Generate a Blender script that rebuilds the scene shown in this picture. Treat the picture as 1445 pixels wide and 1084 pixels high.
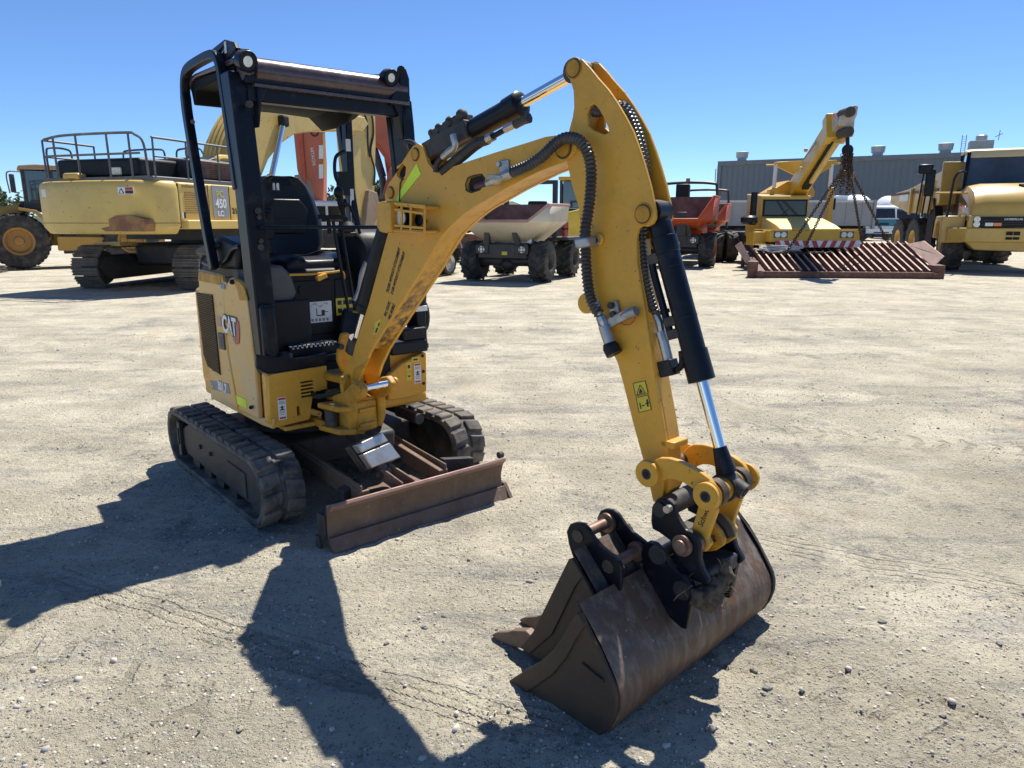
import bpy, bmesh, math, random
import numpy as np
from math import radians as R, sin, cos, pi
from mathutils import Vector as V, Matrix, Euler
from mathutils.geometry import tessellate_polygon
S=bpy.context.scene
C=S.collection
for o in list(bpy.data.objects): bpy.data.objects.remove(o)
# ---------------------------------------------------------------- camera, sky, sun
cam_d=bpy.data.cameras.new('camera'); cam=bpy.data.objects.new('camera',cam_d); C.objects.link(cam)
cam.location=(0,0,1.45); cam.rotation_euler=(pi/2-math.atan(229/1010),0,0)
cam_d.sensor_width=36; cam_d.lens=36*1010/1445; cam_d.clip_start=.05; cam_d.clip_end=3000
S.camera=cam
SUN_AZ=R(28); SUN_EL=R(59.5)      # azimuth clockwise from +Y (the view direction)
w=bpy.data.worlds.new('World'); S.world=w; w.use_nodes=True
nt=w.node_tree; nt.nodes.clear()
sky=nt.nodes.new('ShaderNodeTexSky'); sky.sky_type='NISHITA'; sky.sun_disc=False
sky.sun_elevation=SUN_EL; sky.sun_rotation=SUN_AZ; sky.altitude=3000; sky.air_density=1.0; sky.dust_density=0; sky.ozone_density=10
bg=nt.nodes.new('ShaderNodeBackground'); bg.inputs['Strength'].default_value=.1
wo=nt.nodes.new('ShaderNodeOutputWorld')
nt.links.new(sky.outputs[0],bg.inputs[0]); nt.links.new(bg.outputs[0],wo.inputs[0])
sd=bpy.data.lights.new('sun','SUN'); sun=bpy.data.objects.new('sun',sd); C.objects.link(sun)
sd.energy=4.6; sd.angle=R(.53); sd.color=(1,.95,.86)
sun.rotation_euler=(V((sin(SUN_AZ)*cos(SUN_EL),cos(SUN_AZ)*cos(SUN_EL),sin(SUN_EL)))).to_track_quat('Z','Y').to_euler()
S.view_settings.view_transform='Standard'; S.view_settings.look='None'; S.view_settings.gamma=1; S.view_settings.exposure=.71
S.view_settings.use_curve_mapping=False
S.cycles.max_bounces=6
# ---------------------------------------------------------------- materials
def mat(name,col,rough=.5,metal=0,dirt=None,amt=.5,sc=6,bump=0,bsc=60,spec=.5,var=.12,scr=None,coat=0,strk=None,zr=None,sr=(.56,.78),top=None,low=None):
    m=bpy.data.materials.new(name); m.use_nodes=True; t=m.node_tree; N=t.nodes; b=N['Principled BSDF']; K=t.links.new
    b.inputs['Roughness'].default_value=rough; b.inputs['Metallic'].default_value=metal
    b.inputs['Specular IOR Level'].default_value=spec; b.inputs['Coat Weight'].default_value=coat
    tc=N.new('ShaderNodeTexCoord')
    def noise(s,d=5,r=.6,src=None):
        n=N.new('ShaderNodeTexNoise'); n.inputs['Scale'].default_value=s; n.inputs['Detail'].default_value=d; n.inputs['Roughness'].default_value=r
        K(src or tc.outputs['Object'],n.inputs['Vector']); return n.outputs['Fac']
    def ramp(x,a,c):
        n=N.new('ShaderNodeMapRange'); n.inputs[1].default_value=a; n.inputs[2].default_value=c; K(x,n.inputs[0]); return n.outputs[0]
    def mix(f,a,c):
        n=N.new('ShaderNodeMix'); n.data_type='RGBA'; K(f,n.inputs[0])
        for i,q in ((6,a),(7,c)):
            if isinstance(q,tuple): n.inputs[i].default_value=(*q,1)
            else: K(q,n.inputs[i])
        return n.outputs[2]
    lo=tuple(max(0,q*(1-var)) for q in col); hi=tuple(min(1,q*(1+var)) for q in col)
    c=mix(ramp(noise(sc*.5,4),.3,.7),lo,hi)
    rf=None
    if dirt:
        f=ramp(noise(sc,8,.68),.62-amt*.42,.80-amt*.25)
        f2=N.new('ShaderNodeMath'); f2.operation='MULTIPLY'; f2.inputs[1].default_value=min(1,.35+amt*.6); K(f,f2.inputs[0])
        c=mix(f2.outputs[0],c,dirt); rf=f2.outputs[0]
    if strk:
        mp=N.new('ShaderNodeMapping'); mp.inputs['Scale'].default_value=(9,9,.8); K(tc.outputs['Object'],mp.inputs[0])
        f=ramp(noise(3,6,.65,mp.outputs[0]),*sr)
        if zr:
            sx=N.new('ShaderNodeSeparateXYZ'); K(tc.outputs['Object'],sx.inputs[0]); q=N.new('ShaderNodeMath'); q.operation='MULTIPLY'; K(ramp(sx.outputs[2],*zr),q.inputs[0]); K(f,q.inputs[1]); f=q.outputs[0]
        c=mix(f,c,strk)
    if scr:
        f=ramp(noise(sc*6,3,.75),.66,.70); c=mix(f,c,scr)
    if low:
        sx=N.new('ShaderNodeSeparateXYZ'); K(tc.outputs['Object'],sx.inputs[0]); q=N.new('ShaderNodeMath'); q.operation='MULTIPLY'; K(ramp(sx.outputs[2],low[2],low[1]),q.inputs[0]); K(ramp(noise(sc*1.7,7,.7),.38,.62),q.inputs[1]); c=mix(q.outputs[0],c,low[0])
    if top:
        ge=N.new('ShaderNodeNewGeometry'); sx=N.new('ShaderNodeSeparateXYZ'); K(ge.outputs['Normal'],sx.inputs[0]); q=N.new('ShaderNodeMath'); q.operation='MULTIPLY'; K(ramp(sx.outputs[2],.45,.95),q.inputs[0]); K(ramp(noise(sc*2.2,7,.7),.40,.70),q.inputs[1]); c=mix(q.outputs[0],c,top)
    K(c,b.inputs['Base Color'])
    if rf is not None:
        rr=N.new('ShaderNodeMapRange'); rr.inputs[3].default_value=rough; rr.inputs[4].default_value=min(1,rough+.35); K(rf,rr.inputs[0]); K(rr.outputs[0],b.inputs['Roughness'])
    if bump:
        bn=N.new('ShaderNodeBump'); bn.inputs['Strength'].default_value=1; bn.inputs['Distance'].default_value=bump; K(noise(bsc,6,.6),bn.inputs['Height']); K(bn.outputs[0],b.inputs['Normal'])
    return m
DUST=(.36,.30,.22)
MY=mat('yellow paint',(.70,.355,.038),.38,0,(.40,.235,.05),.34,7,.0006,70,scr=(.14,.085,.04),coat=.04,spec=.35,top=(.44,.33,.18))
MYS=mat('scuffed yellow paint',(.70,.355,.038),.4,0,(.20,.11,.04),.38,11,.0005,90,strk=(.075,.045,.028),zr=(1.34,1.06),sr=(.40,.58))
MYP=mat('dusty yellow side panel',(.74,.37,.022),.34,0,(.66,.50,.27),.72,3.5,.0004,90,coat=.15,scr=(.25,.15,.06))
MLIN=mat('black roof liner',(.006,.006,.006),.7,0,spec=.2)
MYD=mat('dusty yellow casting',(.58,.28,.012),.5,0,(.14,.085,.03),.50,14,.002,60,top=(.40,.31,.19))
MBK=mat('black painted steel',(.006,.008,.014),.36,0,(.08,.07,.06),.18,8,.0004,80,spec=.25,top=(.16,.14,.11))
MBP=mat('black plastic',(.008,.009,.011),.5,0,(.055,.05,.045),.2,6,.0006,200,spec=.3)
MSEAT=mat('black vinyl',(.009,.009,.012),.38,0,(.05,.045,.04),.15,5,.0006,260,spec=.35)
MGP=mat('grey plastic',(.10,.095,.095),.55,0,(.2,.17,.15),.3,6,.0006,200)
MBR=mat('brown sun faded roof paint',(.075,.046,.047),.26,0,(.15,.105,.095),.28,12,.0003,150,coat=.3)
MRUB=mat('rubber',(.022,.022,.023),.62,0,(.19,.165,.13),.5,9,.002,40)
MRUBD=mat('dusty track rubber',(.026,.026,.027),.7,0,(.30,.26,.20),.62,6,.003,28)
MSTL=mat('dark worn steel',(.055,.045,.038),.55,.3,(.13,.085,.05),.5,9,.002,45,scr=(.17,.15,.13))
MUC=mat('undercarriage black',(.022,.022,.023),.55,0,(.13,.11,.085),.45,7,.002,40)
MBKT=mat('worn bucket steel',(.095,.074,.06),.5,.25,(.17,.075,.03),.5,7,.003,38,scr=(.30,.26,.22),strk=(.20,.165,.13),sr=(.46,.66),low=((.20,.095,.045),.02,.24))  # real wear, plus a base kept lighter for the sunlit shell
MBKS=mat('shaded brown dusty bucket side',(.062,.042,.028),.62,.1,(.11,.065,.035),.5,9,.003,36,scr=(.04,.03,.022))  # dusty bucket steel painted darker to put the side plates in shade
MRST=mat('rusty blade',(.175,.118,.08),.55,.2,(.11,.065,.04),.5,8,.002,50,scr=(.30,.24,.19),strk=(.22,.16,.12))
MRSL=mat('rusty bright edge',(.32,.20,.16),.5,.3,(.15,.08,.05),.45,10,.001,60)
MRED=mat('rust brown steel',(.13,.055,.035),.65,.1,(.28,.18,.13),.42,9,.002,50)
MPIN=mat('rusty pin',(.20,.125,.09),.45,.5,(.32,.24,.2),.4,20,.0006,80)
MCH=mat('chrome rod',(.78,.78,.78),.07,1,var=.02)
MZN=mat('zinc fitting',(.45,.44,.42),.33,.85,(.2,.18,.15),.3,20)
MSIL=mat('bare grey guard',(.42,.42,.42),.38,.75,(.18,.15,.12),.4,14,.0008,60)
MHOS=mat('black hose',(.018,.018,.019),.5,0,(.09,.08,.07),.25,20)
MHOC=mat('corrugated conduit',(.05,.048,.047),.35,0,(.14,.12,.10),.3,16)
MDRK=mat('dark cavity',(.008,.008,.008),.8,0)
MFLU=mat('fluorescent reflective tape',(.72,.92,.02),.4,0,(.55,.6,.1),.12,30)
MLBL=mat('yellow sticker',(.70,.55,.04),.4,0,(.4,.33,.1),.25,20)
MWHT=mat('white print',(.78,.78,.76),.4,0,(.5,.48,.44),.25,30)
MRDP=mat('red print',(.45,.04,.03),.4)
MBLP=mat('black print',(.02,.02,.02),.5)
MGRP=mat('grey print',(.23,.22,.21),.5)
MLEN=mat('lamp lens',(.82,.80,.70),.25,0,spec=.6,var=.3,sc=40)
MAMB=mat('amber lens',(.75,.16,.01),.2,0,coat=.5)
MGLS=mat('dark window glass',(.018,.025,.035),.06,0,spec=.5,var=.3,sc=2)
MSTR=mat('dry grass and mud',(.22,.16,.08),.9,0,(.07,.05,.035),.5,30)
# ---------------------------------------------------------------- mesh helpers
def link(o,parent=None,loc=None,rz=None):
    C.objects.link(o)
    if parent: o.parent=parent
    if loc: o.location=loc
    if rz is not None: o.rotation_euler=(0,0,rz)
    return o
def smooth(me,ang=35):
    me.polygons.foreach_set('use_smooth',[True]*len(me.polygons)); me.set_sharp_from_angle(angle=R(ang))
def thing(name,label,cat,loc=(0,0,0),rz=0,group=None):
    o=bpy.data.objects.new(name,None); o.empty_display_size=.3; link(o); o.location=loc; o.rotation_euler=(0,0,R(rz))
    o['label']=label; o['category']=cat
    if group: o['group']=group
    return o
def tag(o,label,cat,group=None):
    o['label']=label; o['category']=cat
    if group: o['group']=group
    return o
def cr(p,n=8,closed=False):
    p=[V(q) for q in p]; m=len(p); r=[]
    for i in range(m if closed else m-1):
        a=p[(i-1)%m] if closed or i>0 else p[0]*2-p[1]; b=p[i]; c=p[(i+1)%m]; d=p[(i+2)%m] if closed or i<m-2 else p[-1]*2-p[-2]
        for k in range(n):
            t=k/n; r.append(.5*((2*b)+(c-a)*t+(2*a-5*b+4*c-d)*t*t+(3*b-a-3*c+d)*t**3))
    if not closed: r.append(p[-1])
    return r
def arc(cx,cy,r,a0,a1,n=8): return [(cx+r*cos(R(a0+(a1-a0)*i/n)),cy+r*sin(R(a0+(a1-a0)*i/n))) for i in range(n+1)]
class B:
    def __init__(s): s.bm=bmesh.new()
    def mesh(s,vs,fs,mi=0):
        v=[s.bm.verts.new(q) for q in vs]
        for f in fs:
            try: s.bm.faces.new([v[i] for i in f]).material_index=mi
            except ValueError: pass
        return s
    def hexa(s,p,mi=0): # 4 bottom ccw, 4 top ccw
        return s.mesh(p,[(3,2,1,0),(4,5,6,7),(0,1,5,4),(1,2,6,5),(2,3,7,6),(3,0,4,7)],mi)
    def bx(s,x0,x1,y0,y1,z0,z1,mi=0):
        return s.hexa([(x0,y0,z0),(x1,y0,z0),(x1,y1,z0),(x0,y1,z0),(x0,y0,z1),(x1,y0,z1),(x1,y1,z1),(x0,y1,z1)],mi)
    def box(s,c,d,r=(0,0,0),mi=0):
        M=Matrix.Translation(c)@Euler([R(a) for a in r]).to_matrix().to_4x4(); h=[q/2 for q in d]
        return s.hexa([M@V((a*h[0],b*h[1],e*h[2])) for e in(-1,1) for a,b in((-1,-1),(1,-1),(1,1),(-1,1))],mi)
    def beam(s,p0,p1,w,h,up=(0,0,1),w1=None,h1=None,mi=0):
        p0,p1=V(p0),V(p1); d=(p1-p0).normalized(); sd=d.cross(V(up)).normalized(); u=sd.cross(d); w1=w if w1 is None else w1; h1=h if h1 is None else h1
        q=lambda p,w,h:[p-sd*w/2-u*h/2,p+sd*w/2-u*h/2,p+sd*w/2+u*h/2,p-sd*w/2+u*h/2]
        return s.hexa(q(p0,w,h)+q(p1,w1,h1),mi)
    def tube(s,pts,r,n=8,closed=False,mi=0,cap=True):
        pts=[V(p) for p in pts]; m=len(pts); rs=r if isinstance(r,(list,tuple)) else [r]*m
        rings=[]; up=None
        for i,p in enumerate(pts):
            a=pts[(i-1)%m] if (i>0 or closed) else p; b=pts[(i+1)%m] if (i<m-1 or closed) else p
            d=(b-a).normalized() if (b-a).length>1e-9 else V((0,0,1))
            if up is None: up=d.orthogonal().normalized()
            up=(up-d*up.dot(d)); up=up.normalized() if up.length>1e-6 else d.orthogonal().normalized()
            sd=d.cross(up)
            rings.append([s.bm.verts.new(p+(up*cos(2*pi*k/n)+sd*sin(2*pi*k/n))*rs[i]) for k in range(n)])
        for i in range(m if closed else m-1):
            A,D=rings[i],rings[(i+1)%m]
            for k in range(n):
                try: s.bm.faces.new((A[k],A[(k+1)%n],D[(k+1)%n],D[k])).material_index=mi
                except ValueError: pass
        if cap and not closed:
            s.bm.faces.new(rings[0][::-1]).material_index=mi; s.bm.faces.new(rings[-1]).material_index=mi
        return s
    def cyl(s,p0,p1,r,r2=None,n=20,mi=0): return s.tube([p0,p1],[r,r if r2 is None else r2],n,mi=mi)
    def lathe(s,p0,ax,prof,n=28,mi=0,cap=True): # prof: (t along axis, radius)
        p0,ax=V(p0),V(ax).normalized(); u=ax.orthogonal().normalized(); v=ax.cross(u); R_=[]
        for t,r in prof: R_.append([s.bm.verts.new(p0+ax*t+(u*cos(2*pi*k/n)+v*sin(2*pi*k/n))*max(r,1e-4)) for k in range(n)])
        for A,D in zip(R_,R_[1:]):
            for k in range(n): s.bm.faces.new((A[k],A[(k+1)%n],D[(k+1)%n],D[k])).material_index=mi
        if cap and prof[0][1]>1e-3: s.bm.faces.new(R_[0][::-1]).material_index=mi
        if cap and prof[-1][1]>1e-3: s.bm.faces.new(R_[-1]).material_index=mi
        return s
    def pris(s,pts,a,b,pl='y',holes=(),mi=0):
        f={'y':lambda p,k:(p[0],k,p[1]),'z':lambda p,k:(p[0],p[1],k),'x':lambda p,k:(k,p[0],p[1])}[pl]
        loops=[list(pts)]+[list(h) for h in holes]
        flat=[p for l in loops for p in l]
        lo=[s.bm.verts.new(f(p,a)) for p in flat]; hi=[s.bm.verts.new(f(p,b)) for p in flat]
        i0=0
        for l in loops:
            n=len(l)
            for k in range(n):
                i,j=i0+k,i0+(k+1)%n
                s.bm.faces.new((lo[i],lo[j],hi[j],hi[i])).material_index=mi
            i0+=n
        if holes:
            for q in (lo,hi):
                es=[]; i0=0
                for l in loops:
                    n=len(l); es+=[s.bm.edges.get((q[i0+k],q[i0+(k+1)%n])) for k in range(n)]; i0+=n
                bmesh.ops.triangle_fill(s.bm,use_beauty=True,use_dissolve=False,edges=es)
        else:
            s.bm.faces.new(lo).material_index=mi; s.bm.faces.new(hi).material_index=mi
        return s
    def loft(s,rings,cap=True,closed=True,mi=0):
        rr=[[s.bm.verts.new(q) for q in r] for r in rings]; n=len(rings[0])
        for A,D in zip(rr,rr[1:]):
            for k in range(n if closed else n-1): s.bm.faces.new((A[k],A[(k+1)%n],D[(k+1)%n],D[k])).material_index=mi
        if cap: s.bm.faces.new(rr[0]).material_index=mi; s.bm.faces.new(rr[-1]).material_index=mi
        return s
    def sph(s,c,r,sc=(1,1,1),mi=0,u=14,v=8):
        M=Matrix.Translation(c)@Matrix.Diagonal((*sc,1)); k=bmesh.ops.create_uvsphere(s.bm,u_segments=u,v_segments=v,radius=r,matrix=M)
        return s
    def xf(s,M): s.bm.transform(M); return s
    def out(s,name,m,parent=None,bev=0,ang=35,fr=None,seg=2,label=None,solid=0):
        bmesh.ops.recalc_face_normals(s.bm,faces=s.bm.faces)
        me=bpy.data.meshes.new(name); s.bm.to_mesh(me); s.bm.free()
        for q in (m if isinstance(m,(list,tuple)) else [m]): me.materials.append(q)
        smooth(me,ang)
        o=bpy.data.objects.new(name,me); link(o,parent)
        if fr: o.location=fr[0]; o.rotation_euler=(0,0,R(fr[1]))
        if bev:
            b=o.modifiers.new('bevel','BEVEL'); b.width=bev; b.segments=seg; b.limit_method='ANGLE'; b.angle_limit=R(40)
        if label: o['label']=label
        return o
def txt(body,size,org,xd,ud,name,m,parent,ex=.0008,fr=None,align='CENTER',bold=0,squash=1):
    cu=bpy.data.curves.new('t','FONT'); cu.body=body; cu.size=size; cu.extrude=ex; cu.align_x=align; cu.align_y='CENTER'; cu.offset=bold; cu.resolution_u=3
    t=bpy.data.objects.new('t',cu); C.objects.link(t)
    me=bpy.data.meshes.new_from_object(t.evaluated_get(bpy.context.evaluated_depsgraph_get())); bpy.data.objects.remove(t)
    xd=V(xd).normalized(); ud=V(ud); ud=(ud-xd*ud.dot(xd)).normalized(); zd=xd.cross(ud)
    M=Matrix.Translation(org)@Matrix((xd,ud,zd)).transposed().to_4x4()@Matrix.Diagonal((squash,1,1,1))
    me.transform(M); me.materials.clear(); me.materials.append(m); me.name=name
    o=bpy.data.objects.new(name,me); link(o,parent)
    if fr: o.location=fr[0]; o.rotation_euler=(0,0,R(fr[1]))
    return o
def copy_tree(o,parent=None):
    c=o.copy(); C.objects.link(c); c.parent=parent
    for ch in o.children: copy_tree(ch,c)
    return c
def conduit(pts,r,step=.0125,n=12,dip=.74):
    p=cr(pts,24); L=[0]
    for a,b in zip(p,p[1:]): L.append(L[-1]+(b-a).length)
    m=max(4,int(L[-1]/step*2)); q=[]; j=0
    for i in range(m+1):
        d=L[-1]*i/m
        while j<len(p)-2 and L[j+1]<d: j+=1
        t=(d-L[j])/max(1e-9,L[j+1]-L[j]); q.append(p[j].lerp(p[j+1],min(1,t)))
    return B().tube(q,[r if i%2 else r*dip for i in range(m+1)],n)
# ---------------------------------------------------------------- ground
rng=np.random.default_rng(7)
def vnoise(x,y,f,seed):
    g=np.random.default_rng(seed).random((257,257)); X=x*f; Y=y*f
    xi=np.floor(X).astype(int); yi=np.floor(Y).astype(int); u=X-xi; v=Y-yi
    u=u*u*(3-2*u); v=v*v*(3-2*v); a=lambda i,j:g[(xi+i)%257,(yi+j)%257]
    return (a(0,0)*(1-u)+a(1,0)*u)*(1-v)+(a(0,1)*(1-u)+a(1,1)*u)*v-.5
def flatmask(x,y):
    m=np.ones_like(x)
    return m
def ghei(x,y):
    d=np.hypot(x,y); near=np.exp(-(d/14)**2)
    h=.030*vnoise(x,y,.45,1)+.020*vnoise(x,y,1.3,2)
    h+=near*(.014*vnoise(x,y,3.7,3)+.010*vnoise(x,y,9,4)+.007*vnoise(x,y,22,5)+.006*vnoise(x,y,47,6))
    # thin tyre tread lines crossing in front of the machine and a lugged tyre track at lower right
    def band(x0,y0,x1,y1,w):
        L=math.hypot(x1-x0,y1-y0); t=((x-x0)*(x1-x0)+(y-y0)*(y1-y0))/L; q=(-(x-x0)*(y1-y0)+(y-y0)*(x1-x0))/L
        return t,q,(np.abs(q)<w)*(t>0)*(t<L)
    t,q,k=band(-1.75,2.62,.05,1.82,.075)
    h-=k*.007*(np.sin(q/.026*2*pi)>.35)*(vnoise(x,y,6,11)>-.22)
    t,q,k=band(.45,2.42,2.2,1.25,.11)
    h-=k*.011*((np.sin(t/.15*2*pi+np.abs(q)*22)>.5)|(np.abs(np.abs(q)-.1)<.008))*(vnoise(x,y,5,12)>-.1)
    t,q,k=band(-2.3,2.25,-.9,1.75,.12)
    h-=k*.010*((np.sin(t/.13*2*pi+np.abs(q)*25)>.6))*(vnoise(x,y,5,13)>-.05)
    # wide ruts from machines, running across the yard
    for s,(px,py,an) in enumerate(((3,6.2,-8),(4,9.5,-5),(-4,8.5,6),(2,12.5,-3),(-6,11.5,4),(3.5,3.6,-28))):
        a=R(an); q=-(x-px)*sin(a)+(y-py)*cos(a)+.25*vnoise(x,y,.35,20+s)
        h+=(.012*np.exp(-(np.abs(q)-.22)**2/.006)-.012*np.exp(-q**2/.02))*(vnoise(x,y,.8,30+s)>-.1)*np.exp(-(d/16)**2)
    return h
ys=[]; yv=-5.0
while yv<900:
    ys.append(yv); k=abs(yv) if yv>0 else abs(yv)*1.5
    yv+=max(.011,.0048*k+.0) if yv<16 and yv>.9 else max(.08,.03*k) if yv<=.9 else .05*k
ys=np.array(ys); NX=560
tt=np.linspace(-1,1,NX); tt=np.sign(tt)*(np.abs(tt)**1.25)
XX=tt[None,:]*(4+1.15*np.abs(ys))[:,None]; YY=np.repeat(ys[:,None],NX,1)
ZZ=ghei(XX,YY)
ZZ*=np.clip((60-np.hypot(XX,YY))/40,0,1)
nv=len(ys)*NX; co=np.stack([XX,YY,ZZ-.004],-1).reshape(-1,3)
i=np.arange(nv).reshape(len(ys),NX); q=np.stack([i[:-1,:-1],i[:-1,1:],i[1:,1:],i[1:,:-1]],-1).reshape(-1,4)
me=bpy.data.meshes.new('ground'); me.vertices.add(nv); me.vertices.foreach_set('co',co.ravel())
me.loops.add(q.size); me.loops.foreach_set('vertex_index',q.ravel().astype(np.int32)); me.polygons.add(len(q))
me.polygons.foreach_set('loop_start',np.arange(0,q.size,4,dtype=np.int32)); me.polygons.foreach_set('use_smooth',np.ones(len(q),bool)); me.update(); me.validate()
ground=bpy.data.objects.new('ground',me); link(ground); ground['kind']='structure'
m=bpy.data.materials.new('pale gravel dirt'); m.use_nodes=True; t=m.node_tree; N=t.nodes; K=t.links.new; b=N['Principled BSDF']; b.inputs['Roughness'].default_value=1; b.inputs['Specular IOR Level'].default_value=.02
tc=N.new('ShaderNodeTexCoord')
def gn(s,d,r,vec=None,typ='n'):
    n=N.new('ShaderNodeTexNoise'); n.inputs['Scale'].default_value=s; n.inputs['Detail'].default_value=d; n.inputs['Roughness'].default_value=r; K(vec or tc.outputs['Object'],n.inputs['Vector']); return n.outputs['Fac']
def gr(x,a,c,lo=0,hi=1):
    n=N.new('ShaderNodeMapRange'); n.inputs[1].default_value=a; n.inputs[2].default_value=c; n.inputs[3].default_value=lo; n.inputs[4].default_value=hi; K(x,n.inputs[0]); return n.outputs[0]
def gm(f,a,c):
    n=N.new('ShaderNodeMix'); n.data_type='RGBA'; K(f,n.inputs[0])
    for k,qq in ((6,a),(7,c)):
        if isinstance(qq,tuple): n.inputs[k].default_value=(*qq,1)
        else: K(qq,n.inputs[k])
    return n.outputs[2]
st=N.new('ShaderNodeMapping'); st.inputs['Scale'].default_value=(.5,2.6,1); st.inputs['Rotation'].default_value=(0,0,R(24)); K(tc.outputs['Object'],st.inputs[0])
c1=gm(gr(gn(.9,6,.6),.36,.64),(.54,.485,.365),(.68,.62,.48))          # cream dust, uneven
c2=gm(gr(gn(1.1,9,.74,st.outputs[0]),.52,.60),c1,gm(gr(gn(60,3,.7),.40,.60),(.37,.345,.29),(.54,.50,.42)))  # grey compacted streaks along the traffic
c3=gm(gr(gn(.8,12,.84),.53,.60),c2,gm(gr(gn(75,3,.7),.40,.60),(.25,.24,.21),(.50,.47,.40)))                   # grey gravel patches
c4=gm(gr(gn(.75,6,.65,st.outputs[0]),.64,.76),c3,(.66,.61,.53))      # bright dust patches
c5=gm(gr(gn(.9,7,.66),.58,.74),c4,(.56,.45,.31))                    # ochre stains
c6=gm(gr(gn(38,6,.85),.56,.64),c5,(.20,.19,.17))                    # fine dark specks
v2=N.new('ShaderNodeTexVoronoi'); v2.inputs['Scale'].default_value=125; K(tc.outputs['Object'],v2.inputs['Vector'])
h2s=N.new('ShaderNodeSeparateColor'); K(v2.outputs['Color'],h2s.inputs[0])
g2=N.new('ShaderNodeMath'); g2.operation='MULTIPLY'; K(gr(v2.outputs['Distance'],.22,.34,1,0),g2.inputs[0]); K(gr(h2s.outputs[0],.60,.62),g2.inputs[1])
c6=gm(g2.outputs[0],c6,gm(h2s.outputs[1],(.12,.115,.10),(.66,.62,.55)))
vo=N.new('ShaderNodeTexVoronoi'); vo.inputs['Scale'].default_value=58; K(tc.outputs['Object'],vo.inputs['Vector'])
sp=gr(vo.outputs['Distance'],.16,.24,1,0)
hs=N.new('ShaderNodeSeparateColor'); K(vo.outputs['Color'],hs.inputs[0])
gate=N.new('ShaderNodeMath'); gate.operation='MULTIPLY'; K(sp,gate.inputs[0]); K(gr(hs.outputs[0],.66,.70),gate.inputs[1])
pcol=gm(hs.outputs[1],(.16,.155,.14),(.66,.62,.54))
c7=gm(gate.outputs[0],c6,pcol)
K(c7,b.inputs['Base Color'])
def mth(op,a,b_=None,c_=None):
    n=N.new('ShaderNodeMath'); n.operation=op
    for k,q in enumerate((a,b_,c_)):
        if q is None: continue
        if isinstance(q,(int,float)): n.inputs[k].default_value=q
        else: K(q,n.inputs[k])
    return n.outputs[0]
sx=N.new('ShaderNodeSeparateXYZ'); K(tc.outputs['Object'],sx.inputs[0])
wob=mth('MULTIPLY',mth('SUBTRACT',gn(1.3,3,.5),.5),.12)
def print_band(x0,y0,x1,y1,w,kind,seedn):
    # tyre print pressed into the dirt: t along, q across the band
    L=math.hypot(x1-x0,y1-y0); cx,cy=(x1-x0)/L,(y1-y0)/L
    dx=mth('SUBTRACT',sx.outputs[0],x0); dy=mth('SUBTRACT',sx.outputs[1],y0)
    t=mth('ADD',mth('MULTIPLY',dx,cx),mth('MULTIPLY',dy,cy)); q=mth('ADD',mth('ADD',mth('MULTIPLY',dx,-cy),mth('MULTIPLY',dy,cx)),wob)
    aq=mth('ABSOLUTE',q); inb=mth('MULTIPLY',mth('LESS_THAN',aq,w),mth('MULTIPLY',mth('GREATER_THAN',t,0),mth('LESS_THAN',t,L)))
    if kind=='rib': pat=gr(mth('SINE',mth('MULTIPLY',q,2*pi/(w*.42))),.45,.8)
    else: pat=gr(mth('SINE',mth('ADD',mth('MULTIPLY',t,2*pi/.15),mth('MULTIPLY',aq,24))),.45,.75)
    worn=gr(gn(5+seedn,5,.7),.42,.56)
    return mth('MULTIPLY',mth('MULTIPLY',inb,pat),worn)
pr_h=None
for a_ in ((-1.9,2.72,.15,1.78,.10,'rib',.0),(.42,2.46,2.3,1.15,.11,'lug',.2),(-2.4,2.42,-.75,1.86,.11,'lug',.4),(1.0,3.2,3.4,1.9,.12,'rib',.7),(-3.2,4.6,-.9,3.9,.1,'lug',.9),(1.4,1.75,2.9,1.35,.12,'lug',1.1),(1.2,5.2,4.5,4.1,.13,'lug',1.3)):
    h_=print_band(*a_); pr_h=h_ if pr_h is None else mth('MAXIMUM',pr_h,h_)
pdk=mth('MULTIPLY',pr_h,.35)
c8=gm(pdk,c7,(.30,.26,.195)); K(c8,b.inputs['Base Color'])
h1=mth('MULTIPLY_ADD',mth('MAXIMUM',gate.outputs[0],mth('MULTIPLY',g2.outputs[0],.6)),.34,mth('MULTIPLY',gn(48,8,.72),1.0)); rough_=gr(gn(1.4,7,.72),.40,.60,.75,1.45); h2=mth('MULTIPLY',mth('MULTIPLY_ADD',gn(210,3,.7),.16,h1),rough_); h3=mth('MULTIPLY_ADD',pr_h,-.55,h2)
bn=N.new('ShaderNodeBump'); bn.inputs['Distance'].default_value=.03; bn.inputs['Strength'].default_value=1; K(h3,bn.inputs['Height']); K(bn.outputs[0],b.inputs['Normal'])
me.materials.append(m)
def gz(x,y): return float(ghei(np.array([x]),np.array([y]))[0])-.004
# loose gravel: small angular stones over the near ground, one object
ico=[V((cos(a)*cos(e),sin(a)*cos(e),sin(e))) for a,e in ((0,-.5),(1.5,-.4),(3.1,-.5),(4.6,-.4),(.7,.5),(2.3,.6),(3.9,.45),(5.5,.6))]+[V((0,0,1))]
icf=[(0,1,4),(1,5,4),(1,2,5),(2,6,5),(2,3,6),(3,7,6),(3,0,7),(0,4,7),(4,5,8),(5,6,8),(6,7,8),(7,4,8)]
ico=np.array(ico); icf=np.array(icf)
NP=75000
py=.9+ (rng.random(NP)**1.8)*9.5; px=(rng.random(NP)*2-1)*(1.2+.95*py)
dens=1.1*vnoise(px,py,.9,41)+.8*vnoise(px,py,2.7,42)+rng.random(NP)*.5
kp=dens>.10; px,py=px[kp],py[kp]; NP=len(px)
sz=.0018+.0048*rng.random(NP)**2.4+.008*(rng.random(NP)>.993)
an=rng.random(NP)*6.28; zz=ghei(px,py)-.004
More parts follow.
